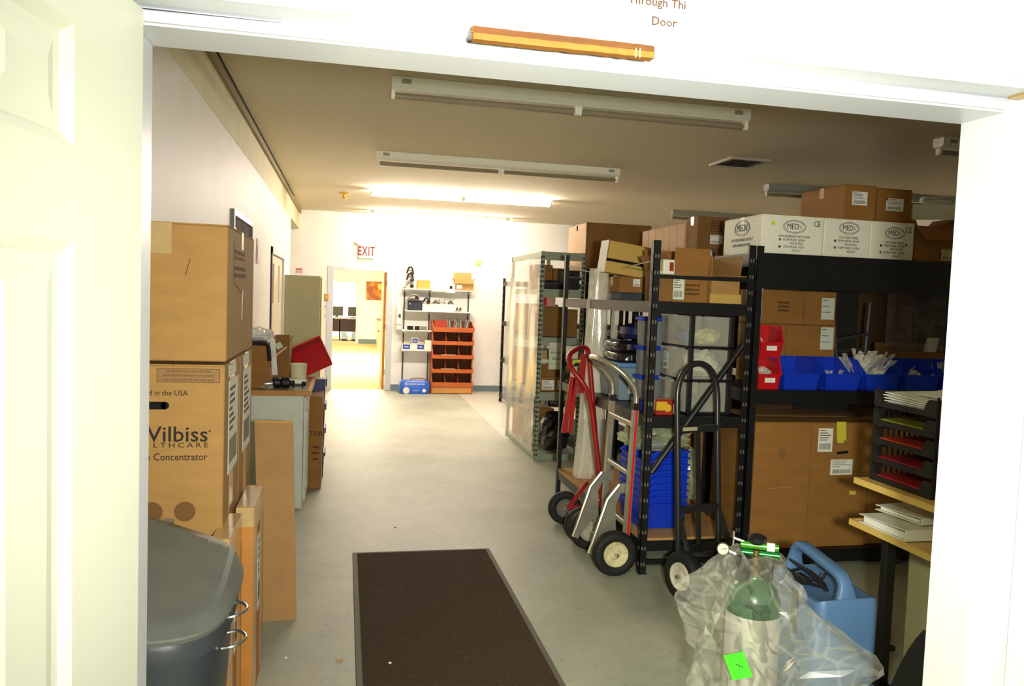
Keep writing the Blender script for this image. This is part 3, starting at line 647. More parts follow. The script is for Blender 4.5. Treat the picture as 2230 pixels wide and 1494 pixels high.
# ================================================================ ROOMS BEYOND
pic = thing('painting', 'orange and gold flower painting on the wall beyond the far doorway', 'picture', (0.98, 25.97, 1.43))
PM = bpy.data.materials.new('painted_flowers'); PM.use_nodes = True
nt = PM.node_tree; tc = nt.nodes.new('ShaderNodeTexCoord'); vo = nt.nodes.new('ShaderNodeTexVoronoi'); vo.inputs['Scale'].default_value = 4.5
no_ = nt.nodes.new('ShaderNodeTexNoise'); no_.inputs['Scale'].default_value = 5; no_.inputs['Detail'].default_value = 6
mx = nt.nodes.new('ShaderNodeMath'); mx.operation = 'MULTIPLY_ADD'; mx.inputs[1].default_value = 0.7
rp = nt.nodes.new('ShaderNodeValToRGB'); e = rp.color_ramp.elements; e[0].position = 0.25; e[0].color = lin((250, 214, 90)); e[1].position = 0.95; e[1].color = lin((150, 72, 24))
e2 = rp.color_ramp.elements.new(0.55); e2.color = lin((232, 156, 44))
nt.links.new(tc.outputs['Object'], vo.inputs['Vector']); nt.links.new(tc.outputs['Object'], no_.inputs['Vector']); nt.links.new(vo.outputs['Distance'], mx.inputs[0]); nt.links.new(no_.outputs['Fac'], mx.inputs[2])
nt.links.new(mx.outputs[0], rp.inputs[0]); nt.links.new(rp.outputs[0], nt.nodes['Principled BSDF'].inputs['Base Color'])
MB().box(0.667, 1.30, 25.96, 26.0, 1.437, 2.04).build('canvas', PM, pic)
MB().lathe([(0.11, 0), (0.09, 0.01), (0.04, 0.004), (0.03, 0.012)], (1.14, 25.96, 1.88), (0, -1, 0), 18).build('flower', mat('gold_flower', (250, 206, 80), 0.6), pic, smooth=True)
MB().lathe([(0.08, 0), (0.06, 0.008), (0.02, 0.003)], (0.94, 25.96, 1.70), (0, -1, 0), 18).build('flower', mat('rust_flower', (206, 110, 40), 0.6), pic, smooth=True)
ctr = thing('tan_cabinet', 'tan cabinet with dark top at the right beyond the far doorway', 'cabinet', (1.18, 23.2, 0))
MB().box(0.965, 1.395, 22.9, 24.2, 0, 0.87).build('body', mat('tan_laminate', (222, 186, 120), 0.5), ctr, bevel=0.004)
MB().box(0.95, 1.398, 22.88, 24.22, 0.87, 0.90).build('top', mat('dark_laminate', (120, 90, 50), 0.4), ctr)
cb = MB().tube([(-1.4, 19.5, 0.006), (-0.24, 19.38, 0.006), (0.24, 19.23, 0.006), (0.66, 18.7, 0.006), (1.2, 17.6, 0.006)], 0.012, 6, smooth_n=6).build('floor_cable', mat('cable_grey', (150, 140, 110), 0.6), None, smooth=True, label='thin grey cable curving across the beige carpet', cat='cable')
dk = thing('desk', 'dark brown desk with clutter in the room furthest away', 'desk', (-0.3, 27.7, 0))
DKB = mat('dark_brown_laminate', (58, 36, 26), 0.5)
MB().box(-1.2, 0.85, 27.5, 28.2, 0.70, 0.735).build('desktop', DKB, dk)
MB().box(-1.15, 0.80, 27.56, 27.6, 0.30, 0.70).build('modesty_panel', DKB, dk)
for x in (-1.15, -0.18, 0.77): MB().box(x, x + 0.04, 27.56, 28.15, 0, 0.70).build('leg', INK, dk)
for x, lb in ((-0.26, 'dark monitor on the left of the furthest desk'), (0.31, 'dark monitor on the right of the furthest desk')):
    t = thing('monitor', lb, 'monitor', (x, 27.8, 0.735), 0, 'monitors on the furthest desk')
    MB().box(-0.2, 0.2, -0.02, 0.02, 0.10, 0.42).build('screen', mat('monitor_grey', (74, 70, 58), 0.4), t, bevel=0.006, local=True)
    MB().box(-0.03, 0.03, -0.015, 0.015, 0.012, 0.10).build('neck', INK, t, local=True); MB().box(-0.11, 0.11, -0.08, 0.08, 0, 0.012).build('foot', INK, t, local=True)
for i in range(7):
    x = -0.42 + i * 0.14
    h = random.uniform(0.03, 0.10)
    t = thing('paper_stack', ['leftmost', 'second', 'third', 'fourth', 'fifth', 'sixth', 'rightmost'][i] + ' heap of papers from the left along the furthest desk', 'papers', (x, 27.6, 0.735), random.uniform(-0.3, 0.3), 'papers on the furthest desk')
    for k in range(3): MB().obox((random.uniform(-0.01, 0.01), 0, h * (k + 0.5) / 3), (0.055, 0, 0), (0, 0.045, 0), (0, 0, h / 6.2)).build('sheaf', PAPER if (i + k) % 3 else INKG, t, local=True)
for x, lb in ((0.02, 'pale blue stool under the left of the furthest desk'), (0.36, 'pale blue stool under the right of the furthest desk')):
    t = thing('stool', lb, 'stool', (x - 0.02, 27.36, 0), 0, 'stools at the furthest desk')
    MB().prism([(-0.10, 0.05), (0.10, 0.05), (0.14, 0.10), (0.06, 0.30), (-0.08, 0.30)], 'y', -0.1, 0.1).build('seat', mat('pale_blue_seat', (170, 190, 206), 0.5), t, bevel=0.01, local=True)
    MB().lathe([(0.11, 0), (0.11, 0.03), (0.05, 0.05)], (0, 0, 0), n=16).build('base', INK, t, local=True)
# ================================================================ LEFT WALL SIDE
# big brown carton on top of the stacked cartons
bt = carton('large plain carton on top of the left stack by the doorway', -0.772, -0.420, 3.0, 3.82, 1.407, 1.905, CARD, seam='x')
print_on(bt, (0.1765, -0.08, 0.40), 0.30, 0.045, '+x', rows=2, ink=INKB, local=True, seed=3)
print_on(bt, (0.1765, -0.06, 0.335), 0.34, 0.055, '+x', rows=2, ink=INKB, local=True, seed=5)
MB().obox((0.1767, 0.02, 0.20), (0.0006, 0, 0), (0, 0.012, 0.06), (0, 0.004, -0.001)).build('torn_paper', PAPER, bt, local=True)
MB().obox((0.1767, -0.25, 0.37), (0.0006, 0, 0), (0, 0.0025, -0.08), (0, 0.002, 0.0)).obox((0.1767, -0.12, 0.27), (0.0006, 0, 0), (0, 0.13, -0.02), (0, 0.0, 0.0018)).build('crease', INKB, bt, local=True)
MB().obox((-0.06, -0.4106, 0.44), (0.045, 0, 0), (0, 0.0006, 0), (0, 0, 0.055)).build('tape', TAPE, bt, local=True)
MB().obox((0.04, -0.4106, 0.34), (0.008, 0, 0.03), (0, 0.0006, 0), (-0.001, 0, 0.0004)).build('scratch', INKB, bt, local=True)
# two printed concentrator cartons side by side in depth
def conc(label, y0, y1, front):
    t = carton(label, -0.775, -0.424, y0, y1, 0.745, 1.395, CARD, seam='y', tape=False)
    ox, oz = (-0.775 - 0.424) / 2, 0.745
    d = (y1 - y0) / 2
    R_ = 0.1755
    # taped and labelled right hand face
    MB().box(R_, R_ + 0.001, -0.07, 0.06, 0.55, 0.652).box(R_, R_ + 0.001, -0.05, 0.05, 0.0, 0.55).build('side_tape', TAPE, t, local=True)
    label_on(t, (R_ + 0.0015, 0.02, 0.40), 0.26, 0.36, '+x', rows=7, local=True, seed=int(y0 * 10))
    label_on(t, (R_ + 0.0015, -0.02, 0.62), 0.2, 0.045, '+x', rows=2, bar=False, local=True, seed=4)
    if front:
        F_ = -d - 0.0006
        def tx(s, x, z, size, sx=1.0, space=1.0, bold=0.0): text(t, s, (x - ox, F_ - 0.0005, z - oz), size, INK, local=True, align='RIGHT', sx=sx, space=space, bold=bold)
        tx('De', -0.690, 1.138, 0.080, 0.68, 1.0, 0.0006)
        tx('Vilbiss', -0.477, 1.138, 0.080, 1.04, 1.0, 0.0006)
        MB().lathe([(0.004, 0), (0.004, 0.0006)], (-0.473 - ox, F_, 1.152 - oz), (0, -1, 0), 10).build('registered_mark', INKB, t, local=True)
        tx('HEA', -0.694, 1.0995, 0.026, 0.9, 1.2)
        tx('LTHCARE', -0.477, 1.0995, 0.026, 1.28, 1.46)
        tx('Oxyge', -0.695, 1.056, 0.038, 0.60)
        tx('n Concentrator', -0.480, 1.056, 0.038, 0.87)
        tx('Assemble', -0.694, 1.290, 0.029, 0.50)
        tx('d in the USA', -0.550, 1.290, 0.029, 0.88)
        MB().obox((-0.66 - ox, F_, 1.245 - oz), (0.035, 0, 0), (0, 0.0006, 0), (0, 0, 0.014)).lathe([(0.014, -0.0006), (0.014, 0.0006)], (-0.627 - ox, F_, 1.245 - oz), (0, -1, 0), 14).build('hand_hole', HOLE, t, local=True)
        q = MB().obox((-0.548 - ox, F_, 1.355 - oz), (0.107, 0, 0), (0, 0.0004, 0), (0, 0, 0.0245), 0)
        for sz in (-0.0245, 0.0245): q.obox((-0.548 - ox, F_ - 0.0004, 1.355 - oz + sz), (0.107, 0, 0), (0, 0.0004, 0), (0, 0, 0.0008), 1)
        for sx_ in (-0.107, 0.107): q.obox((-0.548 - ox + sx_, F_ - 0.0004, 1.355 - oz), (0.0008, 0, 0), (0, 0.0004, 0), (0, 0, 0.0245), 1)
        q.build('notice_panel', [mat('notice_panel', (150, 116, 74), 0.8), INKB], t, local=True)
        for i, s in enumerate(('This device is to be used only when', 'prescribed by a physician and operated', 'in accordance with the instruction guide')):
            text(t, s, (-0.548 - ox, F_ - 0.0006, 1.371 - i * 0.0155 - oz), 0.0118, INKB, local=True, sx=0.92)
        for x in (-0.555, -0.668):
            MB().lathe([(0.037, 0), (0.037, 0.0007)], (x - ox, F_, 0.855 - oz), (0, -1, 0), 24).build('printed_oval', mat('oval_print', (120, 84, 46), 0.8), t, local=True)
    return t
conc('printed oxygen concentrator carton under the large plain one', 3.0, 3.42, True)
conc('second concentrator carton, behind the printed one, white shipping label', 3.43, 3.86, False)
carton('lower brown carton under the printed concentrator carton', -0.775, -0.470, 3.02, 3.42, 0, 0.743, CARD2)
carton('lower brown carton under the second concentrator carton', -0.775, -0.470, 3.44, 3.86, 0, 0.743, CARD2)
# slim taped cartons standing against them
def slim(label, x0, x1, y0, y1, h, lean):
    t = thing('slim_carton', label, 'box', ((x0 + x1) / 2, (y0 + y1) / 2, 0), 0, None, rot=(0, lean, 0))
    a, b = (x1 - x0) / 2, (y1 - y0) / 2
    MB().box(-a, a, -b, b, 0.0, h).build('body', mat('slim_card', (196, 132, 62), 0.7, var=0.12, scale=5), t, bevel=0.004, local=True)
    MB().box(a, a + 0.0008, -b * 0.95, b * 0.95, h * 0.86, h + 0.0008).box(-a, a, -b * 0.95, b * 0.95, h, h + 0.0008).box(a, a + 0.0008, -b, -b * 0.45, 0.02, h * 0.86).box(a, a + 0.0008, b * 0.3, b * 0.8, 0.02, h * 0.86).build('tape', TAPE, t, local=True)
    MB().box(-a, a, -b - 0.0008, -b, h * 0.9, h).build('tape', TAPE, t, local=True)
    label_on(t, (a + 0.001, -b * 0.05, h * 0.6), b * 0.5, h * 0.4, '+x', rows=5, local=True, seed=int(y0 * 7))
    return t
slim('slim taped carton standing nearest the grey bin', -0.435, -0.372, 2.86, 3.20, 0.79, -0.01)
slim('slim taped carton standing next to the leaning board', -0.400, -0.330, 3.24, 3.62, 0.80, -0.01)
# leaning fibre board
bd = thing('leaning_board', 'plain brown fibreboard sheet leaning beside the white base cabinet', 'board', (-0.30, 4.03, 0))
q = MB(); pts = [(-0.385, 4.03, 0.0), (-0.203, 4.03, 0.0), (-0.255, 4.28, 0.975), (-0.452, 4.28, 0.98)]
nn = Vector((0, 0.008, -0.002))
q.add([Vector(p) for p in pts] + [Vector(p) + nn for p in pts], [(0, 1, 2, 3), (7, 6, 5, 4), (0, 4, 5, 1), (1, 5, 6, 2), (2, 6, 7, 3), (3, 7, 4, 0)])
q.build('sheet', mat('fibreboard', (176, 136, 86), 0.8, var=0.1, scale=8), bd)
MB().bar((-0.452, 4.276, 0.980), (-0.256, 4.276, 0.976), 0.010, 0.010).build('edge_tape', mat('ochre_edge', (196, 146, 60), 0.6), bd)
# white base cabinet and its worktop
bc = thing('base_cabinet', 'white base cabinet under the laminate worktop on the left', 'cabinet', (-0.52, 6.4, 0))
WC = mat('white_cabinet', (206, 212, 200), 0.5, var=0.06, scale=4)
MB().box(-0.77, -0.29, 6.12, 6.68, 0.0, 0.875).build('body', WC, bc, bevel=0.004)
bcd = MB().box(-0.288, -0.268, 6.125, 6.675, 0.06, 0.865).build('door', WC, bc, bevel=0.004)
for z in (0.18, 0.7): MB().box(-0.289, -0.262, 6.112, 6.122, z, z + 0.05).build('hinge', STEEL, bcd)
wt = thing('worktop', 'laminate worktop with wooden front edge on the white cabinet', 'worktop', (-0.5, 6.6, 0.877))
MB().box(-0.775, -0.262, 6.11, 7.12, 0.877, 0.915).build('top', mat('grey_laminate', (150, 146, 136), 0.25, var=0.06), wt)
OAK = mat('oak_edge', (186, 128, 58), 0.5, var=0.12, scale=6)
MB().box(-0.775, -0.240, 6.09, 6.11, 0.876, 0.917).build('front_edge', OAK, wt); MB().box(-0.262, -0.240, 6.11, 7.12, 0.876, 0.917).build('end_edge', mat('pale_edge', (216, 178, 118), 0.5), wt)
tc_ = carton('tall brown carton beyond the white base cabinet under the worktop', -0.76, -0.165, 6.72, 7.10, 0, 0.79, CARD2, seam='x')
text(tc_, 'TOR', (0.25, -0.1915, 0.475), 0.055, INK, local=True)
for i, z in enumerate((0.36, 0.31, 0.26)): print_on(tc_, (0.2485, -0.1905, z), 0.05, 0.03, rows=1, ink=INK, local=True, seed=i)
# things on the worktop
cb1 = carton('brown carton at the wall on the worktop, dark tray over it', -0.72, -0.55, 6.2, 6.5, 0.918, 1.13, CARD2, opened=True, flaps={'-y': (1.45, 0.13), '+x': (-1.3, 0.04)})
lidt = thing('black_tray', 'dark plastic tray edge draped over the carton on the worktop', 'tray', (-0.64, 6.3, 1.13))
MB().tube([(-0.74, 6.185, 1.262), (-0.60, 6.185, 1.262), (-0.565, 6.185, 1.24), (-0.552, 6.185, 1.13)], 0.016, 8, smooth_n=5).build('rim', BLACKP, lidt, smooth=True)
MB().box(-0.74, -0.575, 6.19, 6.45, 1.262, 1.275).build('sheet', BLACKP, lidt, bevel=0.004)
def crumple(name, label, cat, c, r, sz, m, seed=0, parent=None, n=22, amp=0.35):
    rings = []; sd_ = Vector((seed * 3.1, seed * 1.7, seed))
    for i in range(n // 2 + 1):
        th = PI * i / (n // 2)
        ring = []
        for j in range(n):
            a = 2 * PI * j / n
            d = Vector((math.sin(th) * math.cos(a), math.sin(th) * math.sin(a), -math.cos(th)))
            k = 1 + amp * noise.noise(d * 1.6 + sd_) + amp * 0.7 * noise.noise(d * 4.5 + sd_)
            ring.append((c[0] + d.x * r[0] * k, c[1] + d.y * r[1] * k, c[2] + max(-0.98, d.z * k) * sz))
        rings.append(ring)
    mb = MB().loft(rings, cap=False)
    return mb.build(name, m, parent, label=label if parent is None else None, cat=cat if parent is None else None)
WBAG = film('white_bag', (244, 244, 240), 0.55, streak=0.3)
crumple('plastic_bag', 'white plastic bag bundled on top of the worktop carton', 'bag', (-0.64, 6.32, 1.325), (0.105, 0.12), 0.05, WBAG, 1)
bg = MB().obox((-0.525, 6.22, 1.16), (0.02, 0, 0), (0, 0.006, 0), (-0.012, 0, 0.14)).build('bag_tail', WBAG, None, label='white bag tail hanging down beside the black tray rim', cat='bag')
cb2 = carton('tall open brown carton further back on the worktop', -0.60, -0.445, 6.78, 7.05, 0.918, 1.24, CARD3, opened=True, flaps={'-y': (1.5, 0.06), '+x': (1.3, 0.05)})
MB().obox((-0.01, -0.1375, 0.29), (0.022, 0, 0.012), (0, 0.0006, 0), (-0.012, 0, 0.022)).build('paper_tag', mat('pale_green_paper', (206, 216, 190), 0.7), cb2, local=True)
MB().bar((-0.545, 6.3, 1.14), (-0.47, 6.72, 1.20), 0.012, 0.012).build('wooden_stick', mat('pale_stick', (214, 180, 140), 0.6), None, label='pale wooden stick poking from the worktop carton', cat='stick')
rl = thing('paper_roll', 'cream paper roll standing on the worktop', 'roll', (-0.36, 6.62, 0.918))
MB().lathe([(0.062, 0.0), (0.062, 0.05), (0.066, 0.15), (0.066, 0.158), (0.05, 0.158), (0.02, 0.15)], (0, 0, 0)).build('roll', mat('cream_paper', (216, 214, 178), 0.7), rl, smooth=True, local=True)
wb = carton('small white box in front of the paper roll', -0.42, -0.29, 6.42, 6.53, 0.918, 0.965, WHITEBOX)
bk = thing('black_valve', 'black ribbed valve lying on the worktop', 'valve', (-0.46, 6.22, 0.918))
MB().lathe([(0.03, -0.07), (0.042, -0.06), (0.044, -0.02), (0.036, -0.01), (0.044, 0.0), (0.044, 0.05), (0.03, 0.06)], (0, 0, 0.044), (1, 0.2, 0)).build('body', BLACKP, bk, smooth=True, local=True)
MB().lathe([(0.025, 0), (0.025, 0.06), (0.014, 0.08)], (-0.065, 0.0, 0.04), (-1, -0.3, -0.1)).build('nozzle', STEEL, bk, smooth=True, local=True)
bk2 = thing('black_clamp', 'small black clamp on the worktop near the wooden edge', 'clamp', (-0.34, 6.22, 0.918))
MB().lathe([(0.018, 0), (0.022, 0.02), (0.018, 0.04)], (-0.045, 0, 0.022), (0, 0, 1), 14).lathe([(0.014, 0), (0.018, 0.02), (0.012, 0.035)], (0.045, 0, 0.02), (0, 0, 1), 14).bar((-0.045, 0, 0.03), (0.045, 0, 0.03), 0.016, 0.014).build('body', BLACKP, bk2, local=True)
MB().tube([(0.03, 0, 0.03), (0.035, -0.015, 0.0045)], 0.005, 6).tube([(-0.03, 0, 0.03), (-0.03, -0.02, 0.0045)], 0.005, 6).build('foot', BLACKP, bk2, local=True)
crumple('clear_wrap', 'scrap of clear wrap beside the black valve', 'wrap', (-0.56, 6.17, 0.936), (0.045, 0.03), 0.018, FILM, 4)
crumple('plastic_bag', 'pale plastic bag tucked behind the worktop corner', 'bag', (-0.205, 7.25, 0.84), (0.04, 0.07), 0.05, WBAG, 6)
# bins past the worktop
def hopper(parent, wdt, dep, h, front, m, lip=0.012, th=0.004, taper=0.03):
    """stacking bin: open top, low dipped front facing local -y"""
    a, b = wdt / 2, dep / 2; t_ = taper * wdt
    side = [(b, 0), (b, h), (-b + dep * 0.30, h), (-b - 0.0, front + 0.01), (-b, front), (-b + dep * 0.06, 0)]
    mb = MB()
    for sg in (-1, 1):
        o_, i_ = [], []
        for (y, z) in side:
            x = sg * (a - t_ * (1 - z / h)); o_.append((x, y, z)); i_.append((x - sg * th, y, z))
        n = len(side); mb.add(o_ + i_, [tuple(range(n)), tuple(range(2 * n - 1, n - 1, -1))] + [(k, (k + 1) % n, n + (k + 1) % n, n + k) for k in range(n)])
    xb = a - t_
    mb.add([(-xb, -b + dep * 0.06, 0), (xb, -b + dep * 0.06, 0), (xb, b, 0), (-xb, b, 0), (-xb, -b + dep * 0.06, th), (xb, -b + dep * 0.06, th), (xb, b, th), (-xb, b, th)], [(3, 2, 1, 0), (4, 5, 6, 7), (0, 1, 5, 4), (1, 2, 6, 5), (2, 3, 7, 6), (3, 0, 4, 7)])
    mb.obox((0, b - th / 2, h / 2), (a - t_ * 0.5, 0, 0), (0, th / 2, 0), (0, 0, h / 2))
    xf = a - t_ * (1 - front / h)
    y0, y1 = -b + dep * 0.06, -b
    mb.add([(-xb, y0, 0), (xb, y0, 0), (xf, y1, front), (-xf, y1, front), (-xb, y0 + th, 0), (xb, y0 + th, 0), (xf, y1 + th, front), (-xf, y1 + th, front)], [(0, 1, 2, 3), (7, 6, 5, 4), (0, 4, 5, 1), (1, 5, 6, 2), (2, 6, 7, 3), (3, 7, 4, 0)])
    mb.build('shell', m, parent, local=True)
    rm = MB(); 
    for sg in (-1, 1):
        for p, q_ in (((b, h), (-b + dep * 0.30, h)), ((-b + dep * 0.30, h), (-b, front))):
            rm.bar((sg * (a - (t_ * (1 - p[1] / h)) + lip * 0.35), p[0], p[1]), (sg * (a - (t_ * (1 - q_[1] / h)) + lip * 0.35), q_[0], q_[1]), lip, 0.009)
    rm.obox((0, b, h), (a + lip * 0.5, 0, 0), (0, lip / 2, 0), (0, 0, 0.004)); rm.obox((0, -b, front), (xf + lip * 0.4, 0, 0), (0, lip / 2, 0), (0, 0, 0.004))
    rm.build('rim', m, parent, local=True)
for i in range(4):
    t = thing('navy_bin', ['navy storage bin at the bottom of the stack past the worktop', 'navy storage bin second from the floor past the worktop', 'navy storage bin third from the floor past the worktop', 'navy storage bin on top, right under the tilted red one'][i], 'bin', (-0.285, 7.34, 0.22 * i + (0.002 * i)), PI, 'navy bins past the worktop')
    hopper(t, 0.26, 0.36, 0.22, 0.12, NAVYP)
t = thing('red_bin', 'red storage bin lying tilted on the navy bins', 'bin', (-0.29, 7.36, 1.04), 0, None, rot=(math.radians(72), math.radians(-26), 0))
hopper(t, 0.32, 0.26, 0.16, 0.07, REDP)
# tall grey-green metal cabinet past the side door
gc = thing('metal_cabinet', 'tall grey green metal cabinet against the left wall past the side door', 'cabinet', (-0.53, 10.8, 0))
GG = mat('grey_green_enamel', (150, 144, 108), 0.4, var=0.06, scale=3)
MB().box(-0.775, -0.315, 10.48, 11.35, 0.03, 1.87).build('body', GG, gc, bevel=0.006)
MB().box(-0.313, -0.297, 10.49, 10.91, 0.06, 1.85).build('door', GG, gc, bevel=0.004); gd = MB().box(-0.313, -0.297, 10.92, 11.34, 0.06, 1.85).build('door', GG, gc, bevel=0.004)
MB().box(-0.297, -0.27, 10.86, 10.88, 0.9, 1.05).build('handle', STEEL, gd); MB().box(-0.77, -0.32, 10.5, 11.33, 0, 0.03).build('plinth', INK, gc)
# framed notice board and plates on the left wall
nbp = thing('wall_frame', 'grey framed picture on the left wall above the cartons', 'picture', (-0.77, 6.2, 1.75))
MB().box(-0.78, -0.755, 5.68, 5.72, 1.72, 2.22).box(-0.78, -0.755, 6.76, 6.80, 1.72, 2.22).box(-0.78, -0.755, 5.72, 6.76, 2.18, 2.22).box(-0.78, -0.755, 5.72, 6.76, 1.72, 1.76).build('frame', mat('frame_grey', (120, 124, 124), 0.35), nbp)
MB().box(-0.78, -0.768, 5.72, 6.76, 1.76, 2.18).build('print', mat('purple_print', (96, 80, 92), 0.95, spec=0.02, c2=(150, 142, 140), scale=3), nbp)
MB().box(-0.768, -0.764, 5.74, 5.86, 1.77, 2.10).build('dark_strip', mat('dark_violet', (70, 50, 66), 0.5), nbp)
for y, z, lb in ((7.35, 1.90, 'grey switch plate on the left wall before the side door'),):
    s = thing('wall_plate', lb, 'switch', (-0.775, y, z))
    MB().box(-0.78, -0.772, y - 0.09, y + 0.09, z, z + 0.22).build('plate', mat('plate_grey', (196, 186, 172), 0.5), s, bevel=0.003)
    MB().box(-0.772, -0.768, y - 0.05, y + 0.05, z + 0.05, z + 0.16).build('cover', mat('plate_pale', (214, 206, 192), 0.5), s)
# ---- grey waste bin in front
tb = thing('waste_bin', 'grey plastic waste bin with domed lid beside the near doorway', 'bin', (-0.538, 2.50, 0))
cx_, cy_ = 0.0, 0.0
def srect(hx, hy, z, p=3.2, n=56, oy=0.0, fr=None):
    out = []
    for j in range(n):
        a = 2 * PI * j / n; c_, s_ = math.cos(a), math.sin(a)
        k = (abs(c_) ** p + abs(s_) ** p) ** (-1 / p)
        x, y = c_ * k * hx, s_ * k * hy + oy
        out.append((x, y, z(x, y) if callable(z) else z))
    return out
MB().loft([srect(0.165, 0.25, 0.0), srect(0.17, 0.255, 0.02), srect(0.205, 0.305, 0.60), srect(0.208, 0.31, 0.665)]).build('body', GREYPD, tb, smooth=True, local=True)
MB().loft([srect(0.214, 0.318, 0.655), srect(0.224, 0.33, 0.66), srect(0.226, 0.332, 0.70), srect(0.218, 0.325, 0.715)]).build('rim', GREYPD, tb, smooth=True, local=True)
def lidz(x, y):
    a_ = 0.772 + 0.150 * (y + 0.33) / 0.66
    d_ = (x - 0.19) * 0.48 + (y - 0.10) * 0.88
    return a_ - 0.55 * max(0.0, d_) - 0.10 * max(0.0, x + 0.05)
lid = [srect(0.205, 0.31, 0.718, p=3.4), srect(0.232, 0.342, 0.722, p=3.4), srect(0.237, 0.348, 0.735, p=3.4)]
for k in range(16):
    s_ = 1 - (k / 15) ** 1.1
    ring = []
    for p in srect(0.236 * max(s_, 0.02), 0.347 * max(s_, 0.02), 0, p=3.4):
        e = min(1.0, (1 - s_) / 0.16); e = math.sin(e * PI / 2)
        ring.append((p[0], p[1], 0.742 + (lidz(p[0], p[1]) - 0.742) * e))
    lid.append(ring)
MB().loft(lid).build('lid', GREYP, tb, smooth=True, local=True, ang=14)
for y, z in ((-0.06, 0.70), (-0.075, 0.615)):
    MB().tube([(0.205, y - 0.055, z), (0.245, y - 0.05, z + 0.005), (0.268, y, z + 0.006), (0.245, y + 0.05, z + 0.005), (0.205, y + 0.055, z)], 0.005, 8, smooth_n=5).build('wire_handle', STEEL, tb, smooth=True, local=True)
MB().tube([(-0.19, 0.30, 0.82), (-0.12, 0.335, 0.862), (-0.02, 0.33, 0.868)], 0.009, 8, smooth_n=4).build('lid_hinge', STEEL, tb, smooth=True, local=True)
# ---- mat and floor scraps
mt = thing('door_mat', 'long dark brown ribbed floor mat with grey rubber border', 'mat', (0.53, 3.5, 0))
MB().box(0.085, 0.98, 1.75, 5.03, 0.001, 0.007).build('border', mat('mat_rubber', (96, 92, 80), 0.7), mt, bevel=0.003)
MM = mat('mat_pile', (74, 56, 36), 0.95, c2=(48, 36, 24), scale=90, bump=0.6, bscale=160)
MB().box(0.115, 0.95, 1.80, 5.0, 0.007, 0.011).build('pile', MM, mt)
rb = MB()
for i in range(200):
    y = 1.81 + i * 0.0159
    rb.box(0.117, 0.948, y, y + 0.009, 0.011, 0.0135)
rb.build('ribs', MM, mt, kind='stuff')
lf = MB()
for k in range(5):
    a = k * 1.25; lf.add([(0, 0, 0.002), (math.cos(a - 0.3) * 0.012, math.sin(a - 0.3) * 0.012, 0.004), (math.cos(a) * 0.028, math.sin(a) * 0.028, 0.003), (math.cos(a + 0.3) * 0.012, math.sin(a + 0.3) * 0.012, 0.006)], [(0, 1, 2, 3)])
lf2 = MB(); lf2.add([(v[0] + 0.016, v[1] + 3.54, v[2]) for v in lf.v], lf.f)
lf2.build('dry_leaf', mat('dry_leaf', (206, 150, 84), 0.7), None, label='small dry orange leaf on the floor left of the mat', cat='leaf')
for i, (x, y, lb) in enumerate(((-0.226, 3.60, 'shiny white scrap on the floor by the slim cartons'), (0.236, 3.46, 'white crumb on the mat nearest the viewer'), (0.39, 5.56, 'dark crumb on the bare floor beyond the mat'), (1.86, 12.1, 'white scrap on the far floor near the pigeonhole unit'))):
    MB().add([(x - 0.008, y, 0.0145 if i == 1 else 0.001), (x + 0.006, y - 0.008, 0.0145 if i == 1 else 0.001), (x + 0.009, y + 0.006, 0.016 if i == 1 else 0.002), (x, y + 0.004, 0.02 if i == 1 else 0.007)], [(0, 1, 3), (1, 2, 3), (2, 0, 3), (0, 2, 1)]).build('floor_scrap', PAPER if i != 2 else INKB, None, label=lb, cat='scrap')
# ================================================================ RACKS ON THE RIGHT
def slotted_post(mb, x, y, z0, z1, sx, sy, w_=0.045, pitch=0.10, hm=1, m=0):
    """angle iron post, flanges towards +sx / +sy, with punched slots on both flanges"""
    xa, xb = sorted((x, x + sx * w_)); ya, yb = sorted((y, y + sy * w_))
    mb.box(xa, xb, min(y, y + sy * 0.004), max(y, y + sy * 0.004), z0, z1, m)
    mb.box(min(x, x + sx * 0.004), max(x, x + sx * 0.004), ya, yb, z0, z1, m)
    z = z0 + 0.06
    while z < z1 - 0.03:
        for k in (0.3, 0.7):
            mb.obox((x + sx * w_ * k, y - sy * 0.0004, z), (0.0045, 0, 0), (0, 0.0006, 0), (0, 0, 0.011), hm)
            mb.obox((x - sx * 0.0004, y + sy * w_ * k, z), (0.0006, 0, 0), (0, 0.0045, 0), (0, 0, 0.011), hm)
        z += pitch
def rack(label, x0, x1, y0, y1, H, shelves, name='shelf_rack', bm=BLACKM, bh=0.07, board=None, hole=HOLEL, group=None, wpost=0.045):
    t = thing(name, label, 'rack', ((x0 + x1) / 2, (y0 + y1) / 2, 0), 0, group)
    for (x, y, sx, sy) in ((x0, y0, 1, 1), (x1, y0, -1, 1), (x0, y1, 1, -1), (x1, y1, -1, -1)):
        mb = MB(); slotted_post(mb, x, y, 0.004, H, sx, sy, wpost); mb.box(min(x, x + sx * 0.055), max(x, x + sx * 0.055), min(y, y + sy * 0.055), max(y, y + sy * 0.055), 0, 0.004)
        mb.build('post', [bm, hole], t)
    e = 0.005
    for z, kind in shelves:
        mb = MB()
        mb.box(x0 + e, x1 - e, y0 + e, y0 + e + 0.03, z - bh, z - 0.004).box(x0 + e, x1 - e, y1 - e - 0.03, y1 - e, z - bh, z - 0.004)
        mb.box(x0 + e, x0 + e + 0.03, y0 + 0.035, y1 - 0.035, z - bh, z - 0.004).box(x1 - e - 0.03, x1 - e, y0 + 0.035, y1 - 0.035, z - bh, z - 0.004)
        mb.build('beam', bm, t)
        MB().box(x0 + 0.006, x1 - 0.006, y0 + 0.006, y1 - 0.006, z - 0.004, z + (0.012 if kind == 'b' else 0.0)).build('shelf_board', (board or PLYW) if kind == 'b' else bm, t)
    return t
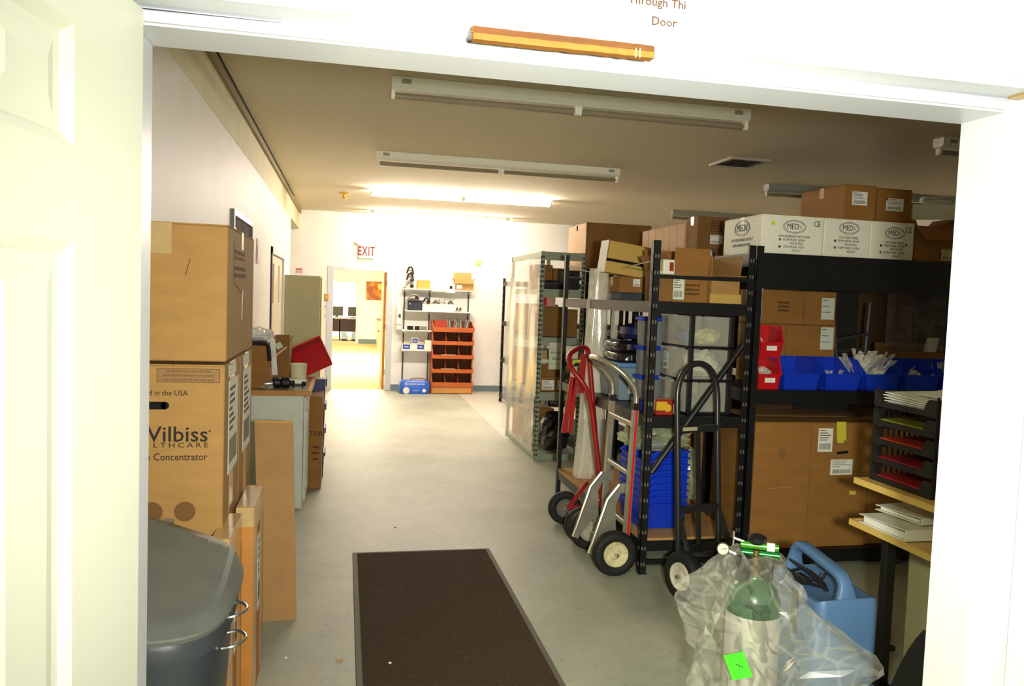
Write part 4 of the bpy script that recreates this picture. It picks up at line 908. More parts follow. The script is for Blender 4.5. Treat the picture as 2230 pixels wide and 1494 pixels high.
P1 = rack('black slotted rack holding the plastic drawer tower, end turned to the viewer', 1.815, 2.49, 4.455, 6.43, 2.06, [(1.69, 's'), (0.985, 's'), (0.215, 'b')], board=PLYW)
MB().bar((1.84, 4.462, 1.842), (2.47, 4.462, 1.842), 0.022, 0.022).build('tie_bar', BLACKM, P1)
MB().tube([(1.86, 4.446, 0.640), (2.43, 4.446, 1.44)], 0.019, 10).build('brace', BLACKM, P1, smooth=True)
MB().box(1.86, 2.44, 4.47, 4.49, 0.055, 0.085).build('foot_rail', BLACKM, P1)
Q1 = rack('long black rack with white cartons on top, red and blue bins inside', 2.50, 4.96, 4.455, 5.12, 2.06, [(2.018, 's'), (1.155, 's'), (0.118, 's')], bh=0.085, hole=HOLE)
MB().box(2.52, 4.94, 4.452, 4.458, 1.80, 1.93).build('beam_shadow_strip', BLACKM, Q1)  # black strip standing in for the shadow below the top beam
S1_ = rack('black rack behind the long one, pale slim cartons along its top', 2.62, 5.6, 5.95, 7.25, 2.06, [(2.018, 's'), (1.25, 's'), (0.118, 's')], bh=0.085, hole=HOLE)
T1 = rack('far black slotted rack seen edge on near the far wall', 2.465, 4.6, 11.64, 12.3, 1.985, [(1.93, 's'), (1.30, 's'), (0.72, 's'), (0.15, 's')], hole=WALL)
U1 = rack('black rack under the large tan carton behind the grey shelf', 2.55, 3.4, 8.15, 9.6, 2.02, [(2.0, 's'), (1.3, 's'), (0.15, 's')])
# grey perforated steel shelf wrapped in plastic
M1 = thing('steel_shelf', 'grey green perforated steel shelf unit wrapped in clear plastic', 'shelf', (2.19, 8.52, 0))
for (x, y, sx, sy) in ((1.955, 7.79, 1, 1), (2.425, 7.79, -1, 1), (1.955, 9.25, 1, -1), (2.425, 9.25, -1, -1)):
    mb = MB(); slotted_post(mb, x, y, 0.0, 2.17, sx, sy, 0.038, 0.05, 1); mb.build('post', [GALV, HOLE], M1)
for z in (2.165, 1.785, 1.285, 0.715, 0.065):
    MB().box(1.96, 2.42, 7.795, 9.245, z - 0.004, z).box(1.96, 2.42, 7.794, 7.799, z - 0.085 if z > 0.1 else 0.0, z - 0.004).box(1.959, 1.963, 7.8, 9.245, z - 0.06 if z > 0.1 else 0.0, z - 0.004).build('shelf', GALV, M1)
sh = MB(); ny, nz = 18, 12; rows = []
for i in range(ny + 1):
    y = 7.70 + 1.62 * i / ny; rows.append([(1.925 + 0.012 * noise.noise(Vector((y * 4, k * 0.25, 1))) - 0.02 * (k / nz < 0.3) * (1 - k / nz), y, 0.10 + 2.0 * k / nz) for k in range(nz + 1)])
vs = [p for r in rows for p in r]; fs = [(i * (nz + 1) + k, i * (nz + 1) + k + 1, (i + 1) * (nz + 1) + k + 1, (i + 1) * (nz + 1) + k) for i in range(ny) for k in range(nz)]
sh.add(vs, fs).build('plastic_sheet', FILMS, None, label='clear plastic sheet hanging over the side of the grey steel shelf', cat='sheet', smooth=True)
# contents of the steel shelf
carton('brown carton with printed bands on the grey steel shelf', 1.99, 2.26, 7.86, 8.3, 1.29, 1.60, CARD3)
c_ = carton('small red and white box on the brown carton in the steel shelf', 2.0, 2.15, 7.9, 8.1, 1.602, 1.70, mat('pinkish_carton', (214, 160, 148), 0.6))
MB().box(-0.076, -0.02, -0.102, -0.1, 0.01, 0.09).build('red_panel', REDSTRIPE, c_, local=True)
carton('dark narrow carton right of the small red box on the steel shelf', 2.29, 2.40, 7.9, 8.2, 1.29, 1.58, CARD3)
carton('orange brown carton on the upper tier of the steel shelf', 2.02, 2.20, 8.25, 8.6, 1.787, 2.05, CARD2)
carton('second orange brown carton, upper tier right of the steel shelf', 2.22, 2.40, 8.3, 8.7, 1.787, 2.02, CARD2)
for x0, lb in ((1.99, 'black case lying on the upper tier of the steel shelf, left'), (2.22, 'black case standing on the upper tier of the steel shelf, right')):
    t = thing('black_case', lb, 'case', (x0 + 0.09, 7.98, 1.786), 0)
    hh = 0.09 if x0 < 2.1 else 0.2
    MB().box(-0.09, 0.09, -0.1, 0.1, 0, hh).build('body', BLACKP, t, bevel=0.008, local=True); MB().box(-0.095, 0.095, -0.104, 0.104, hh * 0.62, hh * 0.68).build('seam', INKG, t, local=True)
    MB().tube([(-0.03, -0.1, hh * 0.8), (-0.03, -0.125, hh * 0.8), (0.03, -0.125, hh * 0.8), (0.03, -0.1, hh * 0.8)], 0.006, 6).build('handle', BLACKP, t, local=True)
carton('low brown carton on the waist tier of the steel shelf', 2.0, 2.36, 7.95, 8.4, 0.717, 0.98, CARD3)
c_ = carton('brown carton with two white labels on the waist tier front', 2.0, 2.33, 7.83, 7.945, 0.717, 0.87, CARD2)
label_on(c_, (-0.08, -0.0595, 0.07), 0.13, 0.10, rows=4, local=True); label_on(c_, (0.075, -0.0595, 0.075), 0.10, 0.10, rows=4, local=True)
ps = thing('ready_sign', 'white PATIENT READY paper sign on the steel shelf', 'sign', (2.16, 7.79, 0.955))
MB().box(2.073, 2.252, 7.788, 7.7915, 0.955, 1.232).build('sheet', mat('sign_paper', (214, 220, 196), 0.6), ps)
text(ps, 'PATIENT', (2.163, 7.7875, 1.125), 0.036, INK); text(ps, 'READY', (2.163, 7.7875, 1.065), 0.036, INK)
for z in (1.165, 1.01): MB().box(2.09, 2.235, 7.7872, 7.7878, z, z + 0.003).build('rule', INKG, ps)
wbw = thing('white_bowl', 'white bowl on the low brown carton in the steel shelf', 'bowl', (2.045, 7.90, 1.0))
carton('shallow brown carton carrying the white bowl', 1.985, 2.15, 7.825, 7.94, 0.872, 0.999, CARD3)
MB().lathe([(0.03, 0), (0.06, 0.02), (0.07, 0.045), (0.064, 0.045), (0.03, 0.012)], (2.045, 7.885, 1.0)).build('bowl', WHITEP, wbw, smooth=True)
crumple('black_bag', 'black rubbish bag slumped at the bottom of the steel shelf', 'bag', (2.22, 8.05, 0.27), (0.16, 0.2), 0.2, mat('black_bag', (18, 18, 20), 0.25, spec=0.7), 3)
crumple('clear_bag', 'clear bag beside the black one at the bottom of the steel shelf', 'bag', (2.06, 8.35, 0.24), (0.08, 0.2), 0.17, FILMS, 9)
carton('orange brown carton at the back of the bottom tier of the steel shelf', 2.0, 2.38, 8.6, 9.1, 0.067, 0.42, CARD2)
carton('tan carton behind the clear sheet on the second tier of the steel shelf', 1.98, 2.35, 8.55, 9.15, 0.717, 1.1, CARDP)
carton('tan carton behind the clear sheet on the third tier of the steel shelf', 1.98, 2.35, 8.5, 9.1, 1.287, 1.62, CARDP)
# ---- top of the racks
lt = carton('large tan carton on the rack behind the grey steel shelf', 2.55, 3.30, 8.2, 8.9, 2.004, 2.53, CARD3)
MB().box(-0.376, -0.375, -0.34, 0.34, 0.0, 0.52).build('lit_side_tint', CARDP, lt, local=True)  # paler sheet paints the tube light falling on this side
# row of slim pale cartons
for i in range(6):
    carton(['pale slim carton at the left end of the upright row', 'pale slim carton, second in the upright row', 'pale slim carton, third in the upright row', 'pale slim carton, fourth in the upright row', 'pale slim carton, fifth in the upright row', 'pale slim carton at the right end of the upright row'][i], 2.80, 3.30, 7.19 - 0.163 * (i + 1), 7.19 - 0.163 * i - 0.006, 2.02, 2.365 + 0.004 * (i % 2), CARDP, group='slim pale cartons on the back rack', seam='x', tape=False)
lc = carton('tan carton with bar code label at the right of the pale slim cartons', 2.81, 3.085, 5.985, 6.20, 2.02, 2.405, CARD3)
label_on(lc, (0.03, -0.1086, 0.20), 0.11, 0.075, rows=1, local=True); print_on(lc, (0.03, -0.1082, 0.31), 0.10, 0.10, rows=5, ink=INKB, local=True); text(lc, 'CE', (0.03, -0.1086, 0.10), 0.07, INK, local=True)
# white branded cartons
def medx(label, x0, x1, variant, side=False):
    t = carton(label, x0, x1, 4.50, 5.0, 2.02, 2.262, WHITEBOX, tapem=mat('white_tape', (226, 224, 206), 0.3), group=None)
    h = 0.242; wdt = x1 - x0
    def logo(c, face, k=1.0):
        u, n = face_axes(face); ring = []
        c = Vector(c)
        q = MB()
        for (ra, rb_) in ((0.080, 0.041), (0.073, 0.034)):
            pts = [c + n * 0.0008 + u * (math.cos(a) * ra * k) + Vector((0, 0, math.sin(a) * rb_ * k)) for a in [2 * PI * j / 32 for j in range(32)]]
            q.tube(pts, 0.0013, 4, closed=True)
        q.build('logo_ring', INK, t, local=True)
        text(t, 'MED', c + n * 0.001 - u * 0.012 * k, 0.052 * k, INK, face, local=True, sx=0.80)
        q2 = MB(); o = c + n * 0.001 + u * 0.044 * k
        q2.bar(o + u * -0.017 * k + Vector((0, 0, 0.018 * k)), o + u * 0.012 * k + Vector((0, 0, -0.018 * k)), 0.0005, 0.004 * k, up=n).bar(o + u * 0.022 * k + Vector((0, 0, 0.026 * k)), o + u * -0.017 * k + Vector((0, 0, -0.018 * k)), 0.0005, 0.004 * k, up=n)
        q2.build('logo_x', INK, t, local=True)
    fx = -0.2512
    lx = {0: 0.012, 1: 0.012, 2: 0.015}[variant]
    lz_ = {0: 0.174, 1: 0.186, 2: 0.172}[variant]
    logo((lx, -0.25, lz_), '-y', 1.0 if variant == 0 else 0.92)
    if variant != 1: text(t, 'CE', (wdt * 0.5 - 0.045, fx, lz_ + 0.024), 0.05, INK, local=True, sx=0.8)
    rows = ('OXYGEN MASK', 'ITEM MASK 3010P', 'PEDIATRIC', 'ITEM MASK 3010A', 'ADULT') if variant else ('NON REBREATHER MASK', 'ITEM MASK 3009P', 'PEDIATRIC', 'ITEM MASK 3010', 'ADULT')
    for i, s in enumerate(rows):
        text(t, s, (lx + (0.02 if i % 2 == 0 and i else 0.0), fx, lz_ - 0.062 - i * 0.022), 0.021, INK, local=True, sx=0.95)
        if s.startswith('ITEM'):
            MB().obox((lx - 0.098, fx, lz_ - 0.062 - i * 0.022), (0.007, 0, 0), (0, 0.0004, 0), (0, 0, 0.007)).build('tick_box', INK if i == (3 if variant == 0 else 1) else INKG, t, local=True)
    if variant == 0: MB().disc((-0.14, -0.2503, 0.19), (0, -1, 0), 0.013, 0.0006, 16).build('yellow_dot', mat('yellow_dot', (232, 220, 40), 0.5), t, local=True)
    if variant == 2: MB().disc((0.105, -0.2503, 0.10), (0, -1, 0), 0.009, 0.0006, 14).build('red_dot', REDSTRIPE, t, local=True)
    if side:
        logo((-wdt / 2, 0.0, 0.172), '-x', 1.25)
        for i, s in enumerate(('OXYGEN MASK ADULT', 'NON REBREATHER')): text(t, s, (-wdt / 2 - 0.001, 0.0, 0.095 - i * 0.035), 0.028, INK, '-x', local=True)
    return t
medx('white printed carton at the left end of the rack top, yellow dot', 2.545, 2.975, 0, True)
medx('white printed carton in the middle of the three on the rack top', 2.985, 3.315, 1)
medx('white printed carton on the right of the three, red dot', 3.322, 3.645, 2)
b1 = carton('brown carton on the white ones, label high on its right face', 3.18, 3.42, 4.60, 5.1, 2.266, 2.505, CARD2)
label_on(b1, (-0.005, -0.2506, 0.15), 0.112, 0.088, rows=5, bar=True, local=True)
b2 = carton('smaller brown carton with red spotted label beside the first on the white ones', 3.432, 3.69, 4.60, 5.1, 2.266, 2.495, CARD2)
label_on(b2, (0.0, -0.2506, 0.125), 0.132, 0.082, rows=5, local=True); MB().disc((-0.062, -0.252, 0.158), (0, -1, 0), 0.009, 0.0008, 14).build('red_dot', REDSTRIPE, b2, local=True)
ob = carton('open brown carton by the right jamb on the rack top', 3.655, 4.10, 4.50, 5.0, 2.02, 2.25, CARD2, opened=True, flaps={'-y': (-0.75, 0.14), '+y': (1.1, 0.16), '-x': (1.2, 0.04), '+x': (0.8, 0.14)})
label_on(ob, (0.03, -0.2606, 0.05), 0.115, 0.075, rows=3, base=mat('yellowed_label', (214, 204, 140), 0.6), local=True)
wl = thing('white_lid_box', 'white open box lid lying slanted on the open carton by the jamb', 'box', (3.90, 4.72, 2.36))
q = MB().obox((3.93, 4.62, 2.365), (0.215, 0, 0.012), (0, 0.0025, 0), (-0.002, 0, 0.05)).obox((3.715, 4.76, 2.36), (0.0025, 0, 0), (0, 0.14, 0.01), (0, 0, 0.045)).obox((3.93, 4.76, 2.416), (0.215, 0, 0.012), (0, 0.14, 0.0), (0, 0, 0.0025))
q.build('lid', WHITEBOX, wl)
bl = thing('white_bowl', 'stack of white bowls on the white box lid by the jamb', 'bowl', (3.99, 4.74, 2.432))
for k in range(3): MB().lathe([(0.05, 0), (0.085, 0.012), (0.10, 0.016), (0.10, 0.02), (0.05, 0.006)], (3.99, 4.74, 2.433 + k * 0.012)).build('bowl', WHITEP, bl, smooth=True)
# ---- on the short rack top shelf
op = carton('open brown carton with raised flaps and white label on the rack end', 1.985, 2.22, 4.55, 5.0, 1.692, 1.90, CARD2, opened=True, flaps={'-y': (1.35, 0.13), '+y': (1.35, 0.14), '-x': (1.1, 0.10), '+x': (1.54, 0.10)})
label_on(op, (-0.075, -0.2256, 0.09), 0.075, 0.15, rows=5, local=True, base=mat('cream_label', (222, 226, 206), 0.6)); print_on(op, (0.02, -0.2252, 0.08), 0.10, 0.08, rows=3, ink=INKB, local=True)
op2 = carton('lower brown carton with one flap hanging out at the rack end', 2.228, 2.42, 4.51, 4.95, 1.692, 1.856, CARD, opened=True, flaps={'-y': (0.06, 0.09), '+y': (1.3, 0.16), '-x': (1.56, 0.13), '+x': (1.5, 0.14)})
MB().obox((0, -0.2262, 0.03), (0.107, 0, 0), (0, 0.001, 0), (0, 0, 0.028)).build('pale_band', CARDY, op2, local=True)
sm = carton('small white carton with red mark wedged behind the corner post', 1.905, 1.985, 4.53, 4.61, 1.86, 1.95, WHITEBOX, rz=0.2)
MB().box(0.0, 0.03, -0.042, -0.04, 0.02, 0.075).build('red_mark', mat('rust_red', (168, 62, 40), 0.5), sm, local=True)
carton('brown carton carrying the small white carton behind the corner post', 1.885, 1.98, 4.52, 4.64, 1.692, 1.858, CARD3)
yl = thing('yellow_carton', 'yellow tan carton with its lid ajar, leaning on the rack top', 'box', (2.08, 5.62, 1.872), 0, None, rot=(0, math.radians(7), 0))
MB().box(-0.21, 0.24, -0.09, 0.09, 0.0, 0.085).build('body', CARDY, yl, bevel=0.003, local=True)
MB().box(-0.205, 0.25, -0.095, 0.09, 0.105, 0.235).build('lid', CARDY, yl, bevel=0.003, local=True)
MB().box(-0.2135, -0.2105, -0.085, 0.085, 0.0, 0.24).build('white_end', WHITEBOX, yl, local=True)
print_on(yl, (0.02, -0.0906, 0.06), 0.14, 0.015, rows=1, ink=mat('green_ink', (80, 110, 40), 0.7), local=True)
MB().box(-0.2, 0.24, -0.085, 0.085, 0.085, 0.105).build('gap', HOLE, yl, local=True)
sb = carton('small brown carton with white square label under the yellow one', 1.985, 2.215, 5.50, 5.85, 1.75, 1.868, CARD2)
label_on(sb, (0.015, -0.1756, 0.075), 0.055, 0.055, rows=2, local=True)
carton('dark grey flat box under the small brown carton on the rack', 1.98, 2.30, 5.48, 5.95, 1.692, 1.748, GREYPD, tape=False)
# string and hanging plastic roll
MB().tube([(1.84, 6.385, 1.965), (1.87, 5.85, 1.90), (1.93, 5.7, 1.915), (2.0, 5.5, 1.93), (1.86, 4.50, 1.945)], 0.0035, 6).build('string', mat('pale_string', (214, 206, 180), 0.7), None, label='pale string tied between the corner posts of the short rack', cat='string')
rings = []
for k in range(19):
    f = k / 18; z = 1.925 - f * 1.60
    cxx = 1.893 - 0.02 * f; r0 = 0.082 + 0.03 * f ** 2; ring = []
    for j in range(36):
        a = 2 * PI * j / 36
        rr = r0 * (1 + 0.07 * math.sin(5 * a + 2 * f) + 0.10 * noise.noise(Vector((math.cos(a) * 2, math.sin(a) * 2, f * 7))))
        ring.append((cxx + math.cos(a) * rr * (0.9 + 0.2 * f), 5.7 + math.sin(a) * rr * 0.8, z))
    rings.append(ring)
hr = thing('plastic_roll', 'tall milky roll of plastic film hanging from the string', 'plastic film', (1.89, 5.7, 0.32))
MB().loft(rings, cap=False).build('outer_wrap', FILMT, hr, smooth=True, ang=60)
MB().loft([[(1.893 + (p[0] - 1.893) * 0.55, 5.7 + (p[1] - 5.7) * 0.55, p[2]) for p in r] for r in rings[:14]], cap=False).build('inner_wrap', FILMT, hr, smooth=True, ang=60)
st = thing('plastic_strip', 'narrow strip of clear plastic hanging beside the milky roll', 'plastic film', (2.03, 5.72, 1.05))
MB().obox((2.034, 5.72, 1.51), (0.028, 0.006, 0), (0, 0.002, 0), (0.004, 0, 0.45)).build('strip', FILMT, st)
MB().obox((2.005, 5.715, 1.975), (0.052, 0.004, -0.006), (0, 0.003, 0), (0.001, 0, 0.02)).build('tape', PAPER, st)
MB().bar((2.03, 5.70, 1.05), (1.93, 5.66, 1.0), 0.014, 0.004).build('tie', PAPER, st)
# ---- drawer tower
dt = thing('drawer_tower', 'black framed tower of three see-through plastic drawers', 'drawers', (2.26, 4.75, 0.987))
FR = BLACKP
for z in (0.987, 1.195, 1.405, 1.612): MB().box(2.115, 2.41, 4.525, 4.975, z, z + 0.014).build('shelf', FR, dt, bevel=0.003)
for x, y in ((2.115, 4.525), (2.385, 4.525), (2.115, 4.945), (2.385, 4.945)): MB().box(x, x + 0.025, y, y + 0.03, 1.001, 1.612).build('corner_post', FR, dt)
DRAW = film('drawer_plastic', (214, 214, 196), 0.36, rough=0.25, streak=0.12, scale=5, edge=0.2)
FILLS = [mat('fill_white', (232, 230, 206), 0.6, var=0.05), mat('fill_cream', (230, 222, 150), 0.6), mat('fill_green', (110, 170, 90), 0.6), mat('fill_blue', (90, 130, 180), 0.6)]
for k, z in enumerate((1.002, 1.210, 1.420)):
    q = MB(); h = 0.185; prof = []
    ring0, ring1 = [], []
    for y in [4.56 + 0.40 * i / 10 for i in range(11)]:
        bow = 0.028 * (1 - ((y - 4.76) / 0.2) ** 2); ring0.append((2.108 - bow, y, z)); ring1.append((2.100 - bow, y, z + h))
    rr0 = ring0 + [(2.40, 4.96, z), (2.40, 4.56, z)]; rr1 = ring1 + [(2.40, 4.96, z + h), (2.40, 4.56, z + h)]
    q.loft([rr0, rr1], cap=False); q.add(rr0, [tuple(range(len(rr0)))])
    dw = q.build('drawer', DRAW, dt, label='see-through plastic drawer')
    MB().bar((2.065, 4.66, z + h + 0.002), (2.065, 4.86, z + h + 0.002), 0.03, 0.01).build('drawer_handle', DRAW, dw)
# what is in the drawers
lb = label_on(dt, (2.074, 4.80, 1.31), 0.075, 0.11, '-x', rows=5, base=mat('pale_blue_label', (190, 208, 220), 0.6))
crumple('clear_bag', 'cream bundle in the top see-through drawer', 'bundle', (2.28, 4.66, 1.475), (0.085, 0.07), 0.05, FILLS[1], 11)
crumple('clear_bag', 'green and clear packet in the top see-through drawer', 'bundle', (2.35, 4.80, 1.48), (0.04, 0.07), 0.055, FILLS[2], 12)
crumple('clear_bag', 'blue packet in the top see-through drawer', 'bundle', (2.17, 4.76, 1.47), (0.04, 0.12), 0.045, FILLS[3], 13)
crumple('white_bundle', 'large white bundle in the middle see-through drawer', 'bundle', (2.27, 4.70, 1.295), (0.11, 0.11), 0.082, FILLS[0], 14)
crumple('grey_bundle', 'grey bundle in the bottom see-through drawer', 'bundle', (2.25, 4.74, 1.05), (0.10, 0.13), 0.045, mat('fill_grey', (96, 104, 108), 0.6), 15)
# ---- other goods on the waist shelf of the short rack
tt = thing('storage_tote', 'grey blue storage tote with lid and white label on the waist shelf', 'tote', (2.02, 5.35, 0.987))
TOTE = mat('tote_blue_grey', (120, 138, 150), 0.4, var=0.05)
def frustum(x0, x1, y0, y1, z0, z1, k):
    dx, dy = (x1 - x0) * k / 2, (y1 - y0) * k / 2
    return [[(x0 + dx, y0 + dy, z0), (x1 - dx, y0 + dy, z0), (x1 - dx, y1 - dy, z0), (x0 + dx, y1 - dy, z0)], [(x0, y0, z1), (x1, y0, z1), (x1, y1, z1), (x0, y1, z1)]]
MB().loft(frustum(1.88, 2.20, 5.15, 5.6, 0.987, 1.22, 0.12)).build('body', TOTE, tt, bevel=0.01, seg=2)
MB().box(1.865, 2.215, 5.135, 5.615, 1.222, 1.255).build('lid', mat('tote_lid_blue', (92, 128, 178), 0.4), tt, bevel=0.008, seg=2)
label_on(tt, (2.04, 5.149, 1.09), 0.17, 0.10, '-y', rows=4)
for i, (z, lb_) in enumerate(((1.258, 'lower black plastic package on the storage tote'), (1.335, 'upper black plastic package on the storage tote'))):
    t = thing('black_package', lb_, 'package', (2.05, 5.36, z), 0.05 * i, 'black packages on the tote')
    rg = []
    for zz, s in ((0, 0.93), (0.012, 1), (0.05, 1.0), (0.068, 0.9)):
        rg.append([(p[0] * s * (1 + 0.03 * noise.noise(Vector((p[0] * 14, p[1] * 14, zz * 30 + i)))), p[1] * s, zz + (0.008 * noise.noise(Vector((p[0] * 12, p[1] * 12, i))) if zz > 0.04 else 0)) for p in srect(0.17, 0.21, 0, p=5, n=40)])
    MB().loft(rg).build('wrap', mat('shiny_black_film', (26, 26, 28), 0.16, spec=0.8), t, local=True, smooth=True, ang=50)
    MB().box(-0.06, 0.06, -0.205, -0.2, 0.02, 0.045).build('sticker', GREYM, t, local=True)
t = thing('power_strip', 'dark blue rounded case on the black packages', 'case', (2.08, 5.36, 1.42))
MB().loft([srect(0.10, 0.12, 0.0, p=2.6), srect(0.12, 0.14, 0.03, p=2.6), srect(0.11, 0.13, 0.08, p=2.6), srect(0.06, 0.07, 0.105, p=2.6)]).build('shell', mat('deep_blue_case', (30, 34, 82), 0.35), t, smooth=True, local=True)
MB().tube([(-0.05, -0.1, 0.06), (-0.05, -0.1, 0.12), (0.05, -0.1, 0.12), (0.05, -0.1, 0.06)], 0.01, 8).build('handle', BLACKP, t, local=True)
yb = carton('small red and yellow box at the front of the waist shelf', 1.90, 2.06, 4.505, 4.60, 0.987, 1.085, mat('red_box', (150, 40, 26), 0.5))
MB().box(-0.0812, -0.01, -0.0492, -0.0478, 0.03, 0.085).build('yellow_panel', mat('yellow_panel', (214, 170, 40), 0.5), yb, local=True); MB().disc((-0.005, -0.0495, 0.045), (0, -1, 0), 0.024, 0.001, 16).build('yellow_disc', MATS['yellow_panel'], yb, local=True); MB().box(0.03, 0.075, -0.0492, -0.0478, 0.01, 0.07).build('white_label', PAPER, yb, local=True)
nbx = carton('navy box beside the aluminium rail on the waist shelf', 1.845, 1.89, 4.66, 4.80, 0.987, 1.06, NAVYP, tape=False)
for i, z in enumerate((1.0, 1.2, 1.4)):
    t = thing('blue_lidded_bin', ['lowest', 'middle', 'topmost'][i] + ' clear bin with blue lid behind the drawer tower', 'bin', (2.065, 5.055, 0.987 + i * 0.2), 0, 'blue lidded bins behind the drawers')
    MB().loft([[(p[0], p[1], 0.0) for p in srect(0.08, 0.06, 0, p=6, n=32)], [(p[0] * 1.08, p[1] * 1.08, 0.17) for p in srect(0.08, 0.06, 0, p=6, n=32)]]).build('tub', mat('cloudy_plastic', (120, 124, 128), 0.3), t, local=True)
    MB().box(-0.095, 0.095, -0.072, 0.072, 0.172, 0.198).build('lid', BLUEP, t, bevel=0.005, local=True)
# ---- bottom shelf of the short rack: nested blue bins in a stack, clear bag on top
NB = ['lowest', 'second', 'third', 'fourth', 'fifth', 'sixth', 'seventh', 'eighth', 'topmost']
for i in range(9):
    t = thing('blue_bin', NB[i] + ' of the nested blue bins on the bottom shelf', 'bin', (2.02, 4.80, 0.232 + i * 0.042), -PI / 2, 'nested blue bins')
    hopper(t, 0.40, 0.31, 0.17, 0.115, BLUEP, taper=0.10, lip=0.020)
GBAG = film('greenish_bag', (206, 214, 170), 0.26, streak=0.30, scale=8)
crumple('clear_bag', 'puffed clear bag lying over the nested blue bins', 'bag', (2.02, 4.76, 0.81), (0.21, 0.20), 0.085, GBAG, 21, n=36, amp=0.4)
crumple('clear_bag', 'clear bag hanging down behind the nested blue bins', 'bag', (2.245, 4.72, 0.55), (0.06, 0.10), 0.17, GBAG, 22, n=30, amp=0.4)
dp = thing('dark_panel', 'dark grey sheet with white tag leaning above the clear bag', 'panel', (2.08, 5.08, 0.70))
MB().obox((2.08, 5.06, 0.83), (0.14, 0, -0.05), (0, 0.003, 0), (0.03, 0, 0.09)).build('sheet', GREYPD, dp); MB().obox((2.12, 5.0555, 0.80), (0.02, 0, -0.007), (0, 0.001, 0), (0.005, 0, 0.016)).build('tag', PAPER, dp)
carton('tall brown carton in the dark at the back of the bottom rack shelf', 2.27, 2.46, 4.98, 5.5, 0.229, 0.86, CARD3)
# ================================================================ INSIDE THE LONG RACK
SH = 1.156
for i, (z, lb) in enumerate(((SH, 'lower red bin with white label at the left of the rack shelf'), (SH + 0.205, 'upper red bin with white label stacked on the lower one'))):
    t = thing('red_bin', lb, 'bin', (2.656, 4.590, z), 0, 'stacked red bins')
    hopper(t, 0.166, 0.18, 0.20, 0.095, REDP, taper=0.06)
    xw = 0.066
    label_on(t, (0.004, -0.0905, 0.060), 0.072, 0.03, '-y', rows=2, bar=False, local=True)
for i, (z, nm) in enumerate(((SH + 0.075, 'clear packets heaped in the lower red bin'), (SH + 0.275, 'clear packet at the left in the upper red bin'))):
    crumple('clear_packet', nm, 'packet', (2.656 - (0.05 if i else 0), 4.59, z), (0.06 if i == 0 else 0.02, 0.07), 0.055, film('packet_film', (236, 232, 214), 0.35, streak=0.5, scale=20), 31 + i, amp=0.5)
sk = thing('clear_bag', 'thin clear bag with blue print hanging by the corner post above the red bins', 'bag', (2.585, 4.56, 1.62))
rings = []
for k in range(9):
    z = 1.60 + 0.2 * k / 8; ring = []
    for j in range(14):
        a = 2 * PI * j / 14; q_ = 0.022 * (1 + 0.5 * noise.noise(Vector((math.cos(a) * 2, math.sin(a) * 2, z * 16))))
        ring.append((2.585 + math.cos(a) * q_, 4.56 + math.sin(a) * q_ * 0.7, z))
    rings.append(ring)
MB().loft(rings).build('film', MATS['packet_film'], sk); MB().box(2.57, 2.60, 4.543, 4.546, 1.63, 1.67).build('blue_print', FILLS[3], sk)
BB = ['first blue bin, next to the red ones on the rack shelf', 'second blue bin from the red ones on the rack shelf', 'third blue bin from the red ones, heaped with clear tubing packs', 'fourth blue bin from the red ones on the rack shelf', 'fifth blue bin from the red ones, partly behind the paper trays']
for i in range(5):
    t = thing('blue_bin', BB[i], 'bin', (2.885 + i * 0.298, 4.645, SH), 0, 'row of blue bins on the rack')
    hopper(t, 0.288, 0.30, 0.195, 0.105, BLUEP, taper=0.09, lip=0.012)
def packs(label, c, n, spread, sz, seed, m=None):
    """bundle of clear packets: a few thin crumpled leaves"""
    rnd = random.Random(seed); t = thing('tubing_pack', label, 'packet', c)
    for i in range(n):
        ang = rnd.uniform(-0.9, 0.9); L = sz * rnd.uniform(0.7, 1.2); wd_ = sz * rnd.uniform(0.25, 0.45); az = rnd.uniform(-0.6, 0.6)
        o = Vector((rnd.uniform(-spread, spread), rnd.uniform(-0.06, 0.05), 0)); d = Vector((math.sin(ang), -0.35 + az * 0.4, math.cos(ang))).normalized(); s_ = Vector((math.cos(az), math.sin(az), 0)) 
        vs = []; fs = []
        for a in range(5):
            for b in range(4):
                p = o + d * (L * a / 4) + s_ * (wd_ * (b / 3 - 0.5)) + Vector((0, 0.02, 0.01)) * noise.noise(Vector((a * 1.3 + seed, b * 1.7, i * 2.1)))
                vs.append((p.x, p.y, max(p.z, 0.0)))
        for a in range(4):
            for b in range(3): fs.append((a * 4 + b, a * 4 + b + 1, (a + 1) * 4 + b + 1, (a + 1) * 4 + b))
        MB().add(vs, fs).build('packet', m or MATS['packet_film'], t, local=True)
    return t
packs('clear tubing packs heaped high in the third blue bin', (3.44, 4.62, SH + 0.09), 16, 0.10, 0.17, 41)
packs('few clear packs low in the first blue bin', (2.90, 4.60, SH + 0.05), 4, 0.06, 0.07, 42)
packs('white and clear packs low in the second blue bin', (3.19, 4.60, SH + 0.05), 5, 0.06, 0.08, 43)
packs('clear packs in the fourth blue bin', (3.78, 4.60, SH + 0.06), 7, 0.09, 0.09, 44)
packs('clear packs in the fifth blue bin', (4.03, 4.62, SH + 0.10), 7, 0.08, 0.12, 45)
c1 = carton('brown carton behind the blue bins, white label at lower right', 2.74, 3.345, 4.84, 5.10, 1.158, 1.567, CARD2)
MB().obox((-0.08, -0.1306, 0.2), (0.0012, 0, 0), (0, 0.0008, 0), (0, 0, 0.2)).build('joint', INKB, c1, local=True)
label_on(c1, (0.235, -0.131, 0.32), 0.10, 0.155, rows=3, bar=False, base=mat('cool_label', (214, 222, 206), 0.6), local=True)
c2 = carton('upper brown carton behind the red bins, white label at right', 2.74, 3.35, 4.86, 5.10, 1.569, 1.80, CARD2)
